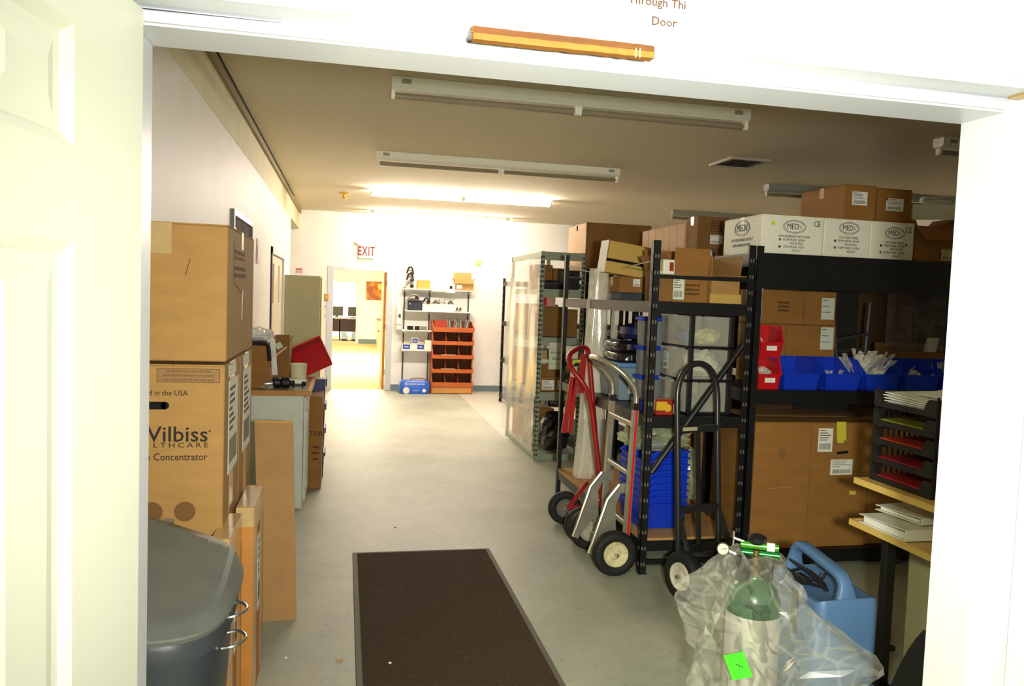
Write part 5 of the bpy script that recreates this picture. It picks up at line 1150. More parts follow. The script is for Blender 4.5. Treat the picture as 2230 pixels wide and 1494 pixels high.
MB().obox((0.055, -0.1206, 0.115), (0.0012, 0, 0), (0, 0.0008, 0), (0, 0, 0.115)).build('joint', INKB, c2, local=True)
label_on(c2, (0.24, -0.121, 0.115), 0.10, 0.15, rows=3, bar=False, base=MATS['cool_label'], local=True); print_on(c2, (-0.1, -0.1206, 0.12), 0.09, 0.08, rows=3, ink=INKB, local=True)
g = thing('coat_hooks', 'dark folded walker frames in the shadow behind the blue bins', 'frame', (3.6, 4.98, 1.158))
DKG = mat('dark_grey_tube', (58, 58, 58), 0.35)
for (a, b) in (((3.40, 4.95, 1.46), (3.72, 4.95, 1.52)), ((3.42, 4.98, 1.38), (3.70, 4.98, 1.40)), ((3.45, 4.93, 1.17), (3.40, 4.95, 1.62)), ((3.66, 4.95, 1.17), (3.70, 4.97, 1.74))): MB().tube([a, b], 0.012, 8).build('tube', DKG, g, smooth=True)
crumple('green_packet', 'dark green packet lying behind the second blue bin', 'packet', (3.46, 4.86, 1.20), (0.08, 0.05), 0.035, mat('deep_green', (24, 70, 46), 0.35), 51)
c3 = carton('open brown tray of papers in the shadow at the right of the rack', 3.86, 4.40, 4.86, 5.10, 1.158, 1.40, CARD3, opened=True, flaps={'-y': (-1.3, 0.05), '+y': (1.5, 0.05), '-x': (1.3, 0.03), '+x': (1.3, 0.03)})
MB().obox((0.12, 0.02, 0.25), (0.05, 0, 0.0), (0, 0.004, 0), (0.03, 0.01, 0.09)).build('paper', PAPER, c3, local=True)
sh = MB(); rows = []
for i in range(17):
    x = 3.86 + 0.5 * i / 16; rows.append([(x, 5.0 + 0.02 * noise.noise(Vector((x * 9, k * 0.5, 2))) + 0.01 * math.sin(x * 40), 1.40 + 0.46 * k / 10) for k in range(11)])
sh.add([p for r in rows for p in r], [(i * 11 + k, i * 11 + k + 1, (i + 1) * 11 + k + 1, (i + 1) * 11 + k) for i in range(16) for k in range(10)]).build('plastic_sheet', film('dim_sheet', (200, 200, 196), 0.10, streak=0.25, scale=14), None, label='wrinkled clear sheet hanging in the shadow at the right of the rack', cat='sheet')
# two tall cartons on the bottom shelf
k1 = carton('tall brown carton with hand hole on the bottom rack shelf, left of the pair', 2.58, 2.985, 4.50, 5.08, 0.119, 0.946, CARD2)
MB().lathe([(0.035, 0), (0.035, 0.0012)], (-0.005, -0.2904, 0.625), (0, -1, 0), 24).build('hand_hole', CARD3, k1, local=True)
MB().obox((0.0, -0.2906, 0.40), (0.09, 0, 0.004), (0, 0.0005, 0), (0, 0, 0.002)).build('crease', CARD, k1, local=True)
k2 = carton('tall brown carton with two white labels on the bottom rack shelf', 2.99, 3.42, 4.505, 5.08, 0.119, 0.944, CARD2)
label_on(k2, (-0.12, -0.2882, 0.71), 0.105, 0.155, rows=5, local=True, seed=2)
label_on(k2, (0.01, -0.2882, 0.53), 0.163, 0.102, rows=4, local=True, seed=8)
MB().obox((-0.005, -0.2884, 0.768), (0.034, 0, 0), (0, 0.0006, 0), (-0.005, 0, 0.062)).obox((-0.012, -0.2884, 0.72), (0.022, 0, 0), (0, 0.0007, 0), (-0.006, 0, 0.03)).build('yellow_tape', mat('yellow_tape', (214, 206, 70), 0.5), k2, local=True)
MB().obox((0.012, -0.2886, 0.627), (0.042, 0, 0.004), (0, 0.0006, 0), (0, 0, 0.009)).build('hand_hole', HOLE, k2, local=True)
MB().obox((0.105, -0.2884, 0.358), (0.024, 0, -0.002), (0, 0.0006, 0), (0, 0, 0.012)).build('yellow_sticker', MATS['yellow_tape'], k2, local=True)
carton('brown carton deeper right of the tall pair on the bottom rack shelf', 3.44, 4.0, 4.53, 5.08, 0.119, 0.93, CARD2)
# filler cartons added on the back rack, colours darkened to paint its shade
n_ = 0
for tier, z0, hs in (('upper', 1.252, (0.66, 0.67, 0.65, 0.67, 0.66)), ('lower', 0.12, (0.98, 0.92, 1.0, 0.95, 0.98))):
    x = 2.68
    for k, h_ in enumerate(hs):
        carton('shade-dark filler carton, %s from the left on the %s tier of the back rack' % (('first', 'second', 'third', 'fourth', 'fifth')[k], tier), x, x + 0.545, 6.02, 6.6, z0, z0 + h_, mat('shadow_card', (84, 64, 40), 0.9) if k % 2 else mat('shadow_card_grey', (40, 40, 40), 0.8), tape=False)
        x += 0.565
# ================================================================ HAND TRUCKS
def tyre(parent, c, axis, R, wd_, hub=HUBM, rust=False):
    a = Vector(axis).normalized(); h = wd_ / 2
    wh = MB().lathe([(R * 0.56, -h * 0.7), (R * 0.66, -h * 0.95), (R * 0.84, -h), (R * 0.95, -h * 0.8), (R, -h * 0.35), (R, h * 0.35), (R * 0.95, h * 0.8), (R * 0.84, h), (R * 0.66, h * 0.95), (R * 0.56, h * 0.7)], c, a, 40).build('wheel', RUBBER, parent, smooth=True, ang=60)
    for sg in (1, -1):
        MB().lathe([(R * 0.57, h * 0.72), (R * 0.54, h * 0.98), (R * 0.49, h * 0.98), (R * 0.44, h * 0.78), (R * 0.24, h * 0.70), (R * 0.2, h * 0.9), (R * 0.08, h * 0.94)], c, a * sg, 28, open0=True).build('wheel_hub', hub, wh, smooth=True)
        MB().lathe([(0.012, h * 0.9), (0.012, h * 1.3), (0.004, h * 1.35)], c, a * sg, 10).build('axle_nut', STEEL, wh)
# aluminium truck with red stripes
at = thing('hand_truck', 'aluminium hand truck with red stripe beside the front rack post', 'hand truck', (1.70, 4.72, 0))
rails = []
for y in (4.50, 4.93):
    red = y < 4.6
    MB().bar((1.735, y, 0.16), (1.762, y, 1.03), 0.034, 0.05, up=(0, 1, 0)).build('side_rail', ALU, at, bevel=0.004)
    if red:
        MB().bar((1.737, y - 0.0262, 0.17), (1.761, y - 0.0262, 1.02), 0.014, 0.003, up=(0, 1, 0)).build('red_stripe', REDSTRIPE, at)
    MB().bar((1.760, y, 1.02), (1.762, y, 1.062), 0.042, 0.058, up=(0, 1, 0)).build('clamp', BLACKP, at, bevel=0.004)
MB().tube([(1.763, 4.50, 1.05), (1.762, 4.50, 1.11), (1.74, 4.50, 1.17), (1.66, 4.515, 1.255), (1.575, 4.58, 1.312), (1.555, 4.715, 1.325), (1.575, 4.85, 1.312), (1.66, 4.915, 1.255), (1.74, 4.93, 1.17), (1.762, 4.93, 1.11), (1.763, 4.93, 1.05)], 0.016, 12, smooth_n=5).build('handle_loop', mat('polished_alu', (206, 200, 176), 0.25, metal=0.8), at, smooth=True)
for z in (0.30, 0.62, 0.93): MB().box(1.735, 1.765, 4.515, 4.915, z - 0.015, z + 0.015).build('cross_bar', ALU, at, bevel=0.003)
for y, sg in ((4.545, -1), (4.885, 1)):
    pr = [(1.775, 0.495), (1.775, 0.555), (1.69, 0.550), (1.62, 0.455), (1.545, 0.215), (1.515, 0.12), (1.545, 0.10), (1.59, 0.17), (1.645, 0.23), (1.66, 0.155), (1.70, 0.155), (1.68, 0.30), (1.675, 0.42), (1.705, 0.49)]
    MB().prism(pr, 'y', y - 0.006, y + 0.006).build('wheel_bracket', ALU, at)
    MB().tube([(1.695, y, 0.545), (1.622, y, 0.452), (1.53, y, 0.165)], 0.012, 8).build('bracket_edge', ALU, at, smooth=True)
    MB().bar((1.608, y, 0.40), (1.518, y, 0.115), 0.024, 0.010, up=(0, 1, 0)).build('stair_glide', mat('pale_glide', (222, 212, 168), 0.45), at)
MB().tube([(1.652, 4.44, 0.14), (1.652, 4.99, 0.14)], 0.009, 8).build('axle', STEEL, at)
tyre(at, (1.652, 4.462, 0.140), (0, -1, 0), 0.139, 0.085, mat('cream_hub', (214, 204, 160), 0.5, var=0.25, scale=25)); tyre(at, (1.652, 4.965, 0.140), (0, 1, 0), 0.139, 0.085)
MB().box(1.74, 1.80, 4.52, 4.91, 0.012, 0.02).box(1.735, 1.745, 4.515, 4.915, 0.012, 0.18).build('toe_plate', ALU, at)
# red truck
rt = thing('hand_truck', 'red tubular hand truck behind the aluminium one', 'hand truck', (1.72, 5.35, 0))
n_ = [(1.79, 5.10, 0.24), (1.775, 5.10, 0.35), (1.70, 5.12, 0.84), (1.665, 5.12, 1.00), (1.62, 5.12, 1.10), (1.55, 5.15, 1.19), (1.535, 5.20, 1.24), (1.56, 5.28, 1.30), (1.66, 5.40, 1.335), (1.70, 5.45, 1.338), (1.745, 5.47, 1.32), (1.765, 5.47, 1.24), (1.80, 5.46, 0.95), (1.86, 5.45, 0.42), (1.875, 5.45, 0.26)]
MB().tube(n_, 0.018, 12, smooth_n=5).build('tube_frame', REDM, rt, smooth=True)
for t_ in ((1.70, 5.12, 0.84, 1.812, 5.46, 0.86), (1.742, 5.11, 0.57, 1.84, 5.455, 0.58), (1.79, 5.10, 0.30, 1.88, 5.45, 0.30)): MB().tube([t_[:3], t_[3:]], 0.010, 8).build('cross_bar', REDM, rt, smooth=True)
MB().bar((1.55, 5.16, 1.15), (1.50, 5.16, 0.76), 0.035, 0.02, up=(0, 1, 0)).bar((1.545, 5.16, 0.76), (1.57, 5.16, 1.14), 0.03, 0.02, up=(0, 1, 0)).build('handle_bracket', REDM, rt)
MB().bar((1.665, 5.3, 1.30), (1.655, 5.3, 1.02), 0.045, 0.006, up=(0, 1, 0)).build('back_strap', REDM, rt)
MB().tube([(1.58, 5.3, 1.22), (1.60, 5.29, 1.245), (1.64, 5.29, 1.25)], 0.011, 8, smooth_n=3).build('yellow_grip', mat('yellow_green_grip', (178, 172, 60), 0.5), rt, smooth=True)
for y in (5.12, 5.52): MB().bar((1.66, y, 0.125), (1.80, y - 0.02, 0.33), 0.012, 0.03).bar((1.66, y, 0.125), (1.85, y - 0.04, 0.17), 0.012, 0.03).build('axle_bracket', REDM, rt)
MB().tube([(1.645, 5.08, 0.125), (1.645, 5.58, 0.125)], 0.009, 8).build('axle', STEEL, rt)
tyre(rt, (1.645, 5.555, 0.125), (0, -1, 0), 0.124, 0.07, mat('dusty_grey_hub', (110, 106, 96), 0.6)); tyre(rt, (1.645, 5.115, 0.125), (0, -1, 0), 0.124, 0.07, MATS['dusty_grey_hub'])
# black truck with arched handle
kt = thing('hand_truck', 'black hand truck with arched handle leaning on the rack end', 'hand truck', (2.10, 4.15, 0))
BT = mat('black_tube', (36, 36, 36), 0.3, spec=0.6)
def kp(s, back, z): # s across, back depth, local frame rotated a little
    ca, sa = math.cos(math.radians(16)), math.sin(math.radians(16))
    return (2.105 + ca * s - sa * back, 4.19 + sa * s + ca * back, z)
ln = lambda z: 0.02 + 0.085 * z
lft = [kp(-0.155, ln(z), z) for z in (0.22, 0.5, 0.8, 1.0, 1.15)]; arc = [kp(-0.145 * math.cos(a), ln(1.2), 1.175 + 0.155 * math.sin(a)) for a in [PI * i / 8 for i in range(9)]]
rgt = [kp(0.155, ln(z), z) for z in (1.15, 1.0, 0.8, 0.5, 0.22)]
MB().tube(lft + arc[1:-1] + rgt, 0.0185, 12, smooth_n=2).build('tube_frame', BT, kt, smooth=True)
for z in (0.94, 0.47, 0.235): MB().bar(kp(-0.15, ln(z) + 0.0, z), kp(0.15, ln(z), z), 0.03, 0.04).build('cross_bar', BT, kt)
MB().obox(kp(-0.075, ln(0.94) - 0.018, 0.945), Vector(kp(0.055, 0, 0)) - Vector(kp(0, 0, 0)), (0.0002, 0.001, 0), (0, 0, 0.011)).build('maker_plate', mat('plate_cream', (176, 166, 140), 0.5), kt)
MB().bar(kp(0.0, ln(0.47), 0.47), kp(0.0, ln(0.23), 0.235), 0.02, 0.02).bar(kp(0, ln(0.94), 0.94), kp(0.0, ln(0.47), 0.47), 0.03, 0.012).build('centre_strut', BT, kt)
for s in (-1, 1):
    MB().bar(kp(s * 0.15, ln(0.47), 0.47), kp(s * 0.17, -0.10, 0.15), 0.012, 0.035).bar(kp(s * 0.155, ln(0.23), 0.23), kp(s * 0.17, -0.10, 0.15), 0.012, 0.035).build('axle_bracket', BT, kt)
    tyre(kt, kp(s * 0.225, -0.10, 0.142), Vector(kp(s, 0, 0)) - Vector(kp(0, 0, 0)), 0.141, 0.085, mat('white_hub', (206, 200, 180), 0.5, var=0.15, scale=20))
MB().tube([kp(-0.24, -0.10, 0.142), kp(0.24, -0.10, 0.142)], 0.009, 8).build('axle', STEEL, kt)
MB().bar(kp(-0.18, 0.06, 0.02), kp(0.18, 0.06, 0.02), 0.09, 0.008).bar(kp(-0.17, 0.02, 0.02), kp(-0.155, 0.025, 0.24), 0.03, 0.02).bar(kp(0.17, 0.02, 0.02), kp(0.155, 0.025, 0.24), 0.03, 0.02).build('toe_plate', BT, kt)
# ================================================================ DESK CORNER AT THE RIGHT
LAM = mat('pale_maple', (222, 184, 108), 0.4, var=0.07, scale=3, stretch=(1, 8, 8))
LAM2 = mat('maple_edge', (228, 190, 104), 0.45, var=0.05, scale=4)
ds = thing('computer_desk', 'pale maple desk with raised shelf on black legs at the right jamb', 'desk', (2.8, 2.65, 0))
MB().box(2.29, 3.5, 2.12, 3.09, 0.708, 0.731).build('desktop', LAM, ds); MB().box(2.272, 2.29, 2.12, 3.09, 0.706, 0.7325).build('desktop_edge', LAM2, ds); MB().box(2.272, 3.5, 3.09, 3.105, 0.706, 0.7325).build('desktop_edge', LAM2, ds)
MB().box(2.30, 3.45, 2.16, 3.05, 0.696, 0.7075).build('under_frame', BLACKM, ds)
MB().box(2.29, 3.3, 2.20, 3.09, 0.902, 0.926).build('raised_shelf', LAM, ds); MB().box(2.272, 2.29, 2.20, 3.09, 0.90, 0.9275).build('raised_shelf_edge', LAM2, ds)
for y in (2.28, 2.98): 
    MB().box(2.365, 2.415, y - 0.02, y + 0.02, 0.02, 0.696).build('leg', BLACKM, ds, bevel=0.003); MB().box(2.75, 2.80, y - 0.02, y + 0.02, 0.7325, 0.902).build('shelf_post', BLACKM, ds)
    MB().box(3.38, 3.43, y - 0.02, y + 0.02, 0.02, 0.696).build('leg', BLACKM, ds, bevel=0.003)
MB().box(2.365, 2.415, 2.15, 3.06, 0.0, 0.02).build('foot', BLACKM, ds); MB().box(3.38, 3.43, 2.15, 3.06, 0.0, 0.02).build('foot', BLACKM, ds)
for z in (0.16, 0.56): MB().box(2.416, 2.45, 2.97, 2.99, z, z + 0.022).build('bolt', BLACKM, ds)
pn = thing('file_cabinet', 'beige metal pedestal cabinet under the maple desk', 'cabinet', (2.75, 2.62, 0))
PB = mat('beige_metal', (204, 194, 160), 0.45, var=0.04, scale=4)
MB().box(2.47, 3.0, 2.30, 2.955, 0.012, 0.690).build('body', PB, pn, bevel=0.004); MB().box(2.48, 2.99, 2.31, 2.945, 0.0, 0.012).build('plinth', INK, pn)
MB().disc((2.4695, 2.88, 0.655), (-1, 0, 0), 0.007, 0.002, 12).build('screw_hole', HOLE, pn)
MB().box(2.468, 2.4695, 2.945, 2.948, 0.02, 0.68).build('seam', INKG, pn)
for z in (0.05, 0.26, 0.47): MB().box(2.50, 2.97, 2.294, 2.30, z, z + 0.195).build('drawer_front', PB, pn, bevel=0.003)
# letter trays
TRB = mat('tray_black', (26, 26, 27), 0.42, var=0.1)
for i in range(5):
    z = 0.9275 + i * 0.083
    t = thing('letter_tray', ['lowest black letter tray, dark red folder inside', 'second black letter tray from below, yellow edged red folder', 'middle black letter tray, orange red folder', 'fourth black letter tray from below, olive folder', 'topmost black letter tray, white papers'][i], 'tray', (2.52, 2.87, z), 0, 'stacked letter trays')
    a, b = 0.185, 0.19
    q = MB().box(-a, a, -b, b, 0.004, 0.008)
    # back, sides with slots, low dipped front towards -x
    q.box(a - 0.004, a, -b, b, 0.008, 0.070)
    q.build('floor', TRB, t, local=True)
    for sg in (-1, 1):
        y0, y1 = sorted((sg * b, sg * (b - 0.004)))
        s_ = MB().box(-a, a, y0, y1, 0.008, 0.022).box(-a, a, y0, y1, 0.060, 0.070).box(-a, -a + 0.05, y0, y1, 0.022, 0.060).box(a - 0.06, a, y0, y1, 0.022, 0.060)
        for k in range(9): s_.box(-a + 0.07 + k * 0.028, -a + 0.078 + k * 0.028, y0, y1, 0.022, 0.060)
        s_.build('side', TRB, t, local=True)
    fp = [(-b, 0.0), (b, 0.0), (b, 0.070), (b - 0.022, 0.069), (b - 0.034, 0.056), (b - 0.044, 0.024), (-b + 0.075, 0.024), (-b + 0.060, 0.056), (-b + 0.045, 0.070), (-b, 0.070)]
    MB().prism(fp, 'x', -a - 0.006, -a).build('front_lip', TRB, t, local=True)
    for sx in (-1, 1):
        for sy in (-1, 1): MB().box(sx * (a - 0.004) - 0.004, sx * (a - 0.004) + 0.004, sy * (b - 0.006) - 0.004, sy * (b - 0.006) + 0.004, 0.07, 0.083).build('stacking_peg', TRB, t, local=True)
FOL = [('dark red folder in the lowest letter tray', (172, 26, 34)), ('dark red folder with yellow edge in the second letter tray', (150, 24, 30)), ('orange red folder in the middle letter tray', (186, 52, 22)), ('olive folder in the fourth letter tray', (140, 138, 30))]
for i, (lb, c) in enumerate(FOL):
    z = 0.9275 + i * 0.083
    t = thing('folder', lb, 'folder', (2.50, 2.87, z + 0.0105), 0, 'folders in the letter trays')
    MB().box(-0.155, 0.14, -0.145, 0.135, 0.0, 0.016).build('papers', [PAPER, mat('yellow_edge', (224, 190, 90), 0.6), mat('amber_edge', (206, 160, 70), 0.6), PAPER][i], t, local=True)
    MB().obox((-0.01, -0.005, 0.021), (0.158, 0, 0.004), (0, 0.148, 0), (-0.0001, 0, 0.0025)).build('cover', mat('folder_%d' % i, c, 0.5), t, local=True)
tpaper = thing('paper_stack', 'loose white papers lying in the topmost letter tray', 'papers', (2.51, 2.87, 1.262))
for k in range(6):
    MB().obox((random.uniform(-0.012, 0.012), random.uniform(-0.01, 0.01), 0.012 + k * 0.009), (0.16, 0, 0.004), (0, 0.155, 0.008 * (k - 2) / 3), (-0.0004, -0.0004, 0.0018)).build('sheet', mat('bright_paper', (250, 250, 246), 0.6), tpaper, local=True)
MB().obox((0.04, -0.06, 0.075), (0.12, 0.02, 0.012), (-0.03, 0.09, 0.01), (0, 0, 0.001)).build('sheet', MATS['bright_paper'], tpaper, local=True)
# ring binders
def binder(label, x, y, z, rz, wdt, dep, h, ang):
    t = thing('ring_binder', label, 'binder', (x, y, z), rz)
    VN = mat('white_vinyl', (232, 232, 224), 0.35)
    MB().box(-wdt / 2, wdt / 2, -dep / 2, dep / 2, 0, 0.004).build('back_cover', VN, t, bevel=0.001, local=True)
    MB().obox((0, -dep / 2 + 0.002, h / 2), (wdt / 2, 0, 0), (0, 0.002, 0), (0, 0, h / 2)).build('spine', VN, t, bevel=0.001, local=True)
    MB().obox((0, 0, h - ang / 2), (wdt / 2, 0, 0), (0, dep / 2, -ang / 2), (0, 0.0003, 0.002)).build('front_cover', VN, t, bevel=0.001, local=True)
    MB().prism([(-dep / 2 + 0.03, 0.006), (dep / 2 - 0.02, 0.006), (dep / 2 - 0.02, max(0.010, h - ang - 0.005)), (-dep / 2 + 0.03, h - 0.014)], 'x', -wdt / 2 + 0.012, wdt / 2 - 0.012).build('pages', PAPER, t, local=True)
    MB().box(wdt * 0.22, wdt * 0.36, -dep / 2 - 0.0012, -dep / 2 - 0.0004, h * 0.3, h * 0.8).build('blue_label', mat('label_blue', (40, 80, 190), 0.5), t, local=True)
    print_on(t, (wdt * 0.12, -dep / 2 - 0.0006, h * 0.55), 0.03, 0.014, rows=1, ink=INK, local=True)
    return t
binder('white ring binder lying open edged on the maple desktop', 2.415, 2.90, 0.733, 0.0, 0.27, 0.30, 0.048, 0.012)
binder('thinner white binder lying on top of the first on the desktop', 2.50, 2.94, 0.785, 0.12, 0.24, 0.26, 0.030, 0.008)
# black swivel chair showing at the jamb
ch = thing('swivel_chair', 'black swivel chair tucked beside the right jamb', 'chair', (2.09, 2.13, 0))
BF = mat('black_fabric', (22, 22, 24), 0.8, bump=0.2, bscale=200)
rings = []
for k in range(10):
    f = k / 9; z = 0.16 + 0.42 * f; w_ = 0.17 * (1 - 0.35 * max(0, f - 0.45) ** 1.2 - (0.25 if k == 9 else 0)); th = 0.03 if 0 < k < 9 else 0.015
    rings.append([(2.05 + 0.03 * f + p[1], 2.30 + p[0], z) for p in srect(w_, th, 0, p=3, n=24)])
# chair facing the desk: backrest towards the aisle
rings = []
for k in range(11):
    f = k / 10; z = 0.47 + 0.0 + 0.0 * f
    z = 0.24 + 0.40 * f
    w_ = 0.20 * (1 - 0.55 * f ** 3.0) if k < 10 else 0.05
    th = 0.028 if 0 < k < 10 else 0.012
    rings.append([(1.915 + 0.05 * f - 0.05 * (1 - f) ** 2 + p[1], 2.125 + p[0], z) for p in srect(w_, th, 0, p=2.6, n=28)])
MB().loft(rings).build('backrest', BF, ch, smooth=True)
MB().loft([[(2.15 + p[0], 2.13 + p[1], z) for p in srect(0.17 * s, 0.18 * s, 0, p=3, n=28)] for z, s in ((0.345, 0.85), (0.36, 1.0), (0.40, 1.0), (0.415, 0.9))]).build('seat', BF, ch, smooth=True)
MB().bar((2.05, 2.13, 0.335), (1.86, 2.125, 0.30), 0.05, 0.015).bar((1.853, 2.125, 0.295), (1.87, 2.125, 0.46), 0.05, 0.012).build('back_bracket', BLACKP, ch)
MB().lathe([(0.025, 0.08), (0.025, 0.33), (0.06, 0.34)], (2.15, 2.13, 0)).build('gas_column', BLACKM, ch, smooth=True)
for k in range(5):
    a = 2 * PI * k / 5 + 0.4; e = (2.15 + 0.14 * math.cos(a), 2.13 + 0.14 * math.sin(a))
    MB().bar((2.15, 2.13, 0.085), (e[0], e[1], 0.065), 0.03, 0.025).build('base_arm', BLACKP, ch)
    MB().lathe([(0.02, -0.012), (0.025, -0.008), (0.025, 0.008), (0.02, 0.012)], (e[0], e[1], 0.025), (math.sin(a), -math.cos(a), 0), 14).bar((e[0], e[1], 0.03), (e[0], e[1], 0.075), 0.014, 0.014).build('caster', BLACKP, ch)
# ================================================================ BLUE MACHINE CASE
bcx = thing('machine_case', 'blue plastic carrying case with moulded handle, black cord on top', 'case', (1.945, 2.84, 0))
BCM = mat('steel_blue_plastic', (80, 114, 158), 0.45, var=0.05, scale=6, bump=0.12, bscale=160)
X0, X1, Y0, Y1 = 1.82, 2.10, 2.635, 3.045
def ybody(y):  # top height along depth: shoulders at both ends, dip under the handle
    f = (y - Y0) / (Y1 - Y0)
    return 0.548
rows_ = []
def rrect(x0, x1, y0, y1, z, r=0.045, n=6):
    out = []
    for (cx, cy, a0) in ((x1 - r, y1 - r, 0), (x0 + r, y1 - r, PI / 2), (x0 + r, y0 + r, PI), (x1 - r, y0 + r, 1.5 * PI)):
        for i in range(n + 1):
            a = a0 + PI / 2 * i / n; out.append((cx + math.cos(a) * r, cy + math.sin(a) * r, z))
    return out
def zt(p):  # sculpted top: scooped in the middle, high at near and far ends on the right
    f = (p[1] - Y0) / (Y1 - Y0); g = (p[0] - X0) / (X1 - X0)
    dip = max(0.0, math.sin(PI * min(1, max(0, f)))) ** 0.7 * 0.055
    return 0.562 - dip * (1.0 if g < 0.75 else 0.6)
R0 = rrect(X0, X1, Y0, Y1, 0.0)
lev = [R0, [(p[0], p[1], 0.02) for p in rrect(X0 - 0.003, X1 + 0.003, Y0 - 0.003, Y1 + 0.003, 0)], [(p[0], p[1], 0.30) for p in rrect(X0, X1, Y0, Y1, 0)]]
lev.append([(p[0], p[1], zt(p) - 0.03) for p in rrect(X0, X1, Y0, Y1, 0)])
lev.append([(p[0], p[1], zt(p) - 0.006) for p in rrect(X0 + 0.007, X1 - 0.007, Y0 + 0.007, Y1 - 0.007, 0, 0.04)])
lev.append([(p[0], p[1], zt(p)) for p in rrect(X0 + 0.022, X1 - 0.022, Y0 + 0.022, Y1 - 0.022, 0, 0.03)])
lev.append([(p[0], p[1], zt(p) - 0.012) for p in rrect(X0 + 0.09, X1 - 0.09, Y0 + 0.09, Y1 - 0.09, 0, 0.02)])
MB().loft(lev).build('body', BCM, bcx, smooth=True, ang=55)
# handle: flat bar arching from end to end
hp = [(2.660, 0.50), (2.664, 0.575), (2.685, 0.615), (2.73, 0.632), (2.86, 0.65), (2.96, 0.66), (2.995, 0.648), (3.02, 0.605), (3.03, 0.52)]
hp2 = catmull([Vector((0, a, b)) for a, b in hp], 4); hr_ = []
for i, p in enumerate(hp2):
    d = (hp2[min(i + 1, len(hp2) - 1)] - hp2[max(i - 1, 0)]).normalized(); nrm = Vector((0, -d.z, d.y))
    e_ = 1.0 + 0.6 * max(0, (0.60 - p.z) / 0.05)
    hr_.append([(1.955 + sx * 0.027 * e_, p.y + nrm.y * sn * 0.017, p.z + nrm.z * sn * 0.017) for sx, sn in ((-0.7, -1), (0.7, -1), (1, -0.6), (1, 0.6), (0.7, 1), (-0.7, 1), (-1, 0.6), (-1, -0.6))])
MB().loft(hr_).build('handle', BCM, bcx, smooth=True, ang=60)
MB().tube([(1.90, 2.70, 0.566), (1.89, 2.80, 0.60), (1.90, 2.95, 0.60), (1.93, 3.03, 0.58), (1.89, 3.06, 0.575), (1.865, 2.95, 0.575), (1.87, 2.80, 0.568), (1.905, 2.72, 0.574), (1.90, 2.85, 0.60), (1.87, 2.93, 0.556), (1.85, 2.86, 0.553), (1.90, 2.76, 0.588), (1.915, 2.74, 0.62)], 0.006, 8, smooth_n=6).build('power_cord', BLACKP, bcx, smooth=True, label='black power cord looped under the handle')
MB().box(1.855, 1.885, 2.79, 2.86, 0.555, 0.585).build('plug', BLACKP, bcx, bevel=0.004)
MB().box(1.8165, 1.8195, 2.77, 2.815, 0.36, 0.54).build('strap', BLACKP, bcx)
# ================================================================ OXYGEN CYLINDER IN A CLEAR BAG
ox_ = thing('oxygen_cylinder', 'brushed steel oxygen cylinder with green shoulder and valve', 'cylinder', (1.47, 2.50, 0))
CX, CY = 1.462, 2.50
GRN = mat('oxygen_green', (10, 72, 34), 0.28, var=0.05)
SS = mat('brushed_steel', (216, 214, 204), 0.36, metal=0.5, var=0.06, scale=4, stretch=(30, 30, 0.5))
MB().lathe([(0.088, 0.0), (0.095, 0.012), (0.095, 0.585), (0.0948, 0.59)], (CX, CY, 0), n=48).build('barrel', SS, ox_, smooth=True, ang=60)
MB().lathe([(0.0955, 0.59), (0.0955, 0.61), (0.092, 0.64), (0.082, 0.668), (0.066, 0.690), (0.045, 0.704), (0.034, 0.710), (0.032, 0.72)], (CX, CY, 0), n=48).build('green_shoulder', GRN, ox_, smooth=True, ang=60)
MB().lathe([(0.026, 0.72), (0.030, 0.723), (0.030, 0.738), (0.022, 0.742), (0.022, 0.765), (0.028, 0.768), (0.028, 0.79), (0.018, 0.793), (0.016, 0.812)], (CX, CY, 0), n=24).build('valve_body', mat('valve_brass_dark', (96, 82, 46), 0.4, metal=0.6), ox_, smooth=True)
MB().box(CX - 0.07, CX - 0.034, CY - 0.03, CY + 0.02, 0.70, 0.80).build('regulator', BLACKP, ox_, bevel=0.006, seg=2)
MB().box(CX + 0.03, CX + 0.065, CY - 0.02, CY + 0.03, 0.70, 0.79).build('regulator_yoke', BLACKP, ox_, bevel=0.006)
RD = Vector((0.875, -0.485, 0))
gv = Vector((CX, CY, 0.826))
GT = mat('green_anodised', (84, 176, 50), 0.2, metal=0.55)
MB().tube([gv - RD * 0.055, gv + RD * 0.075], 0.013, 12).build('toggle_bar', GT, ox_, smooth=True)
MB().tube([gv - RD * 0.05 + Vector((0, 0, -0.028)), gv + RD * 0.08 + Vector((0, 0, -0.028))], 0.014, 12).build('toggle_bar', mat('green_anodised_dark', (20, 110, 44), 0.25, metal=0.5), ox_, smooth=True)
MB().tube([gv + RD * 0.035, gv + RD * 0.062], 0.016, 12).build('white_sleeve', WHITEP, ox_, smooth=True)
MB().lathe([(0.02, 0), (0.032, 0.012), (0.034, 0.026), (0.02, 0.034), (0.008, 0.036)], (CX, CY, 0.832), n=20).build('hand_knob', BLACKP, ox_, smooth=True)
gp = Vector((CX, CY, 0.80)) - RD * 0.115; V_ = Vector((-0.45, -0.87, 0.15)).normalized()
MB().lathe([(0.021, -0.012), (0.0225, 0.008), (0.019, 0.012)], gp, V_, 22).build('gauge', STEEL, ox_, smooth=True); MB().lathe([(0.0185, 0.0125), (0.0185, 0.014)], gp, V_, 22).build('gauge_face', mat('dial_face', (176, 174, 162), 0.6), ox_); MB().bar(gp + V_ * 0.0146 - RD * 0.006, gp + V_ * 0.0146 + RD * 0.012 + Vector((0, 0, 0.004)), 0.003, 0.001).build('needle', INK, ox_)
MB().tube([gp - V_ * 0.01, Vector((CX, CY, 0.78)) - RD * 0.05], 0.008, 8).build('gauge_stem', STEEL, ox_)
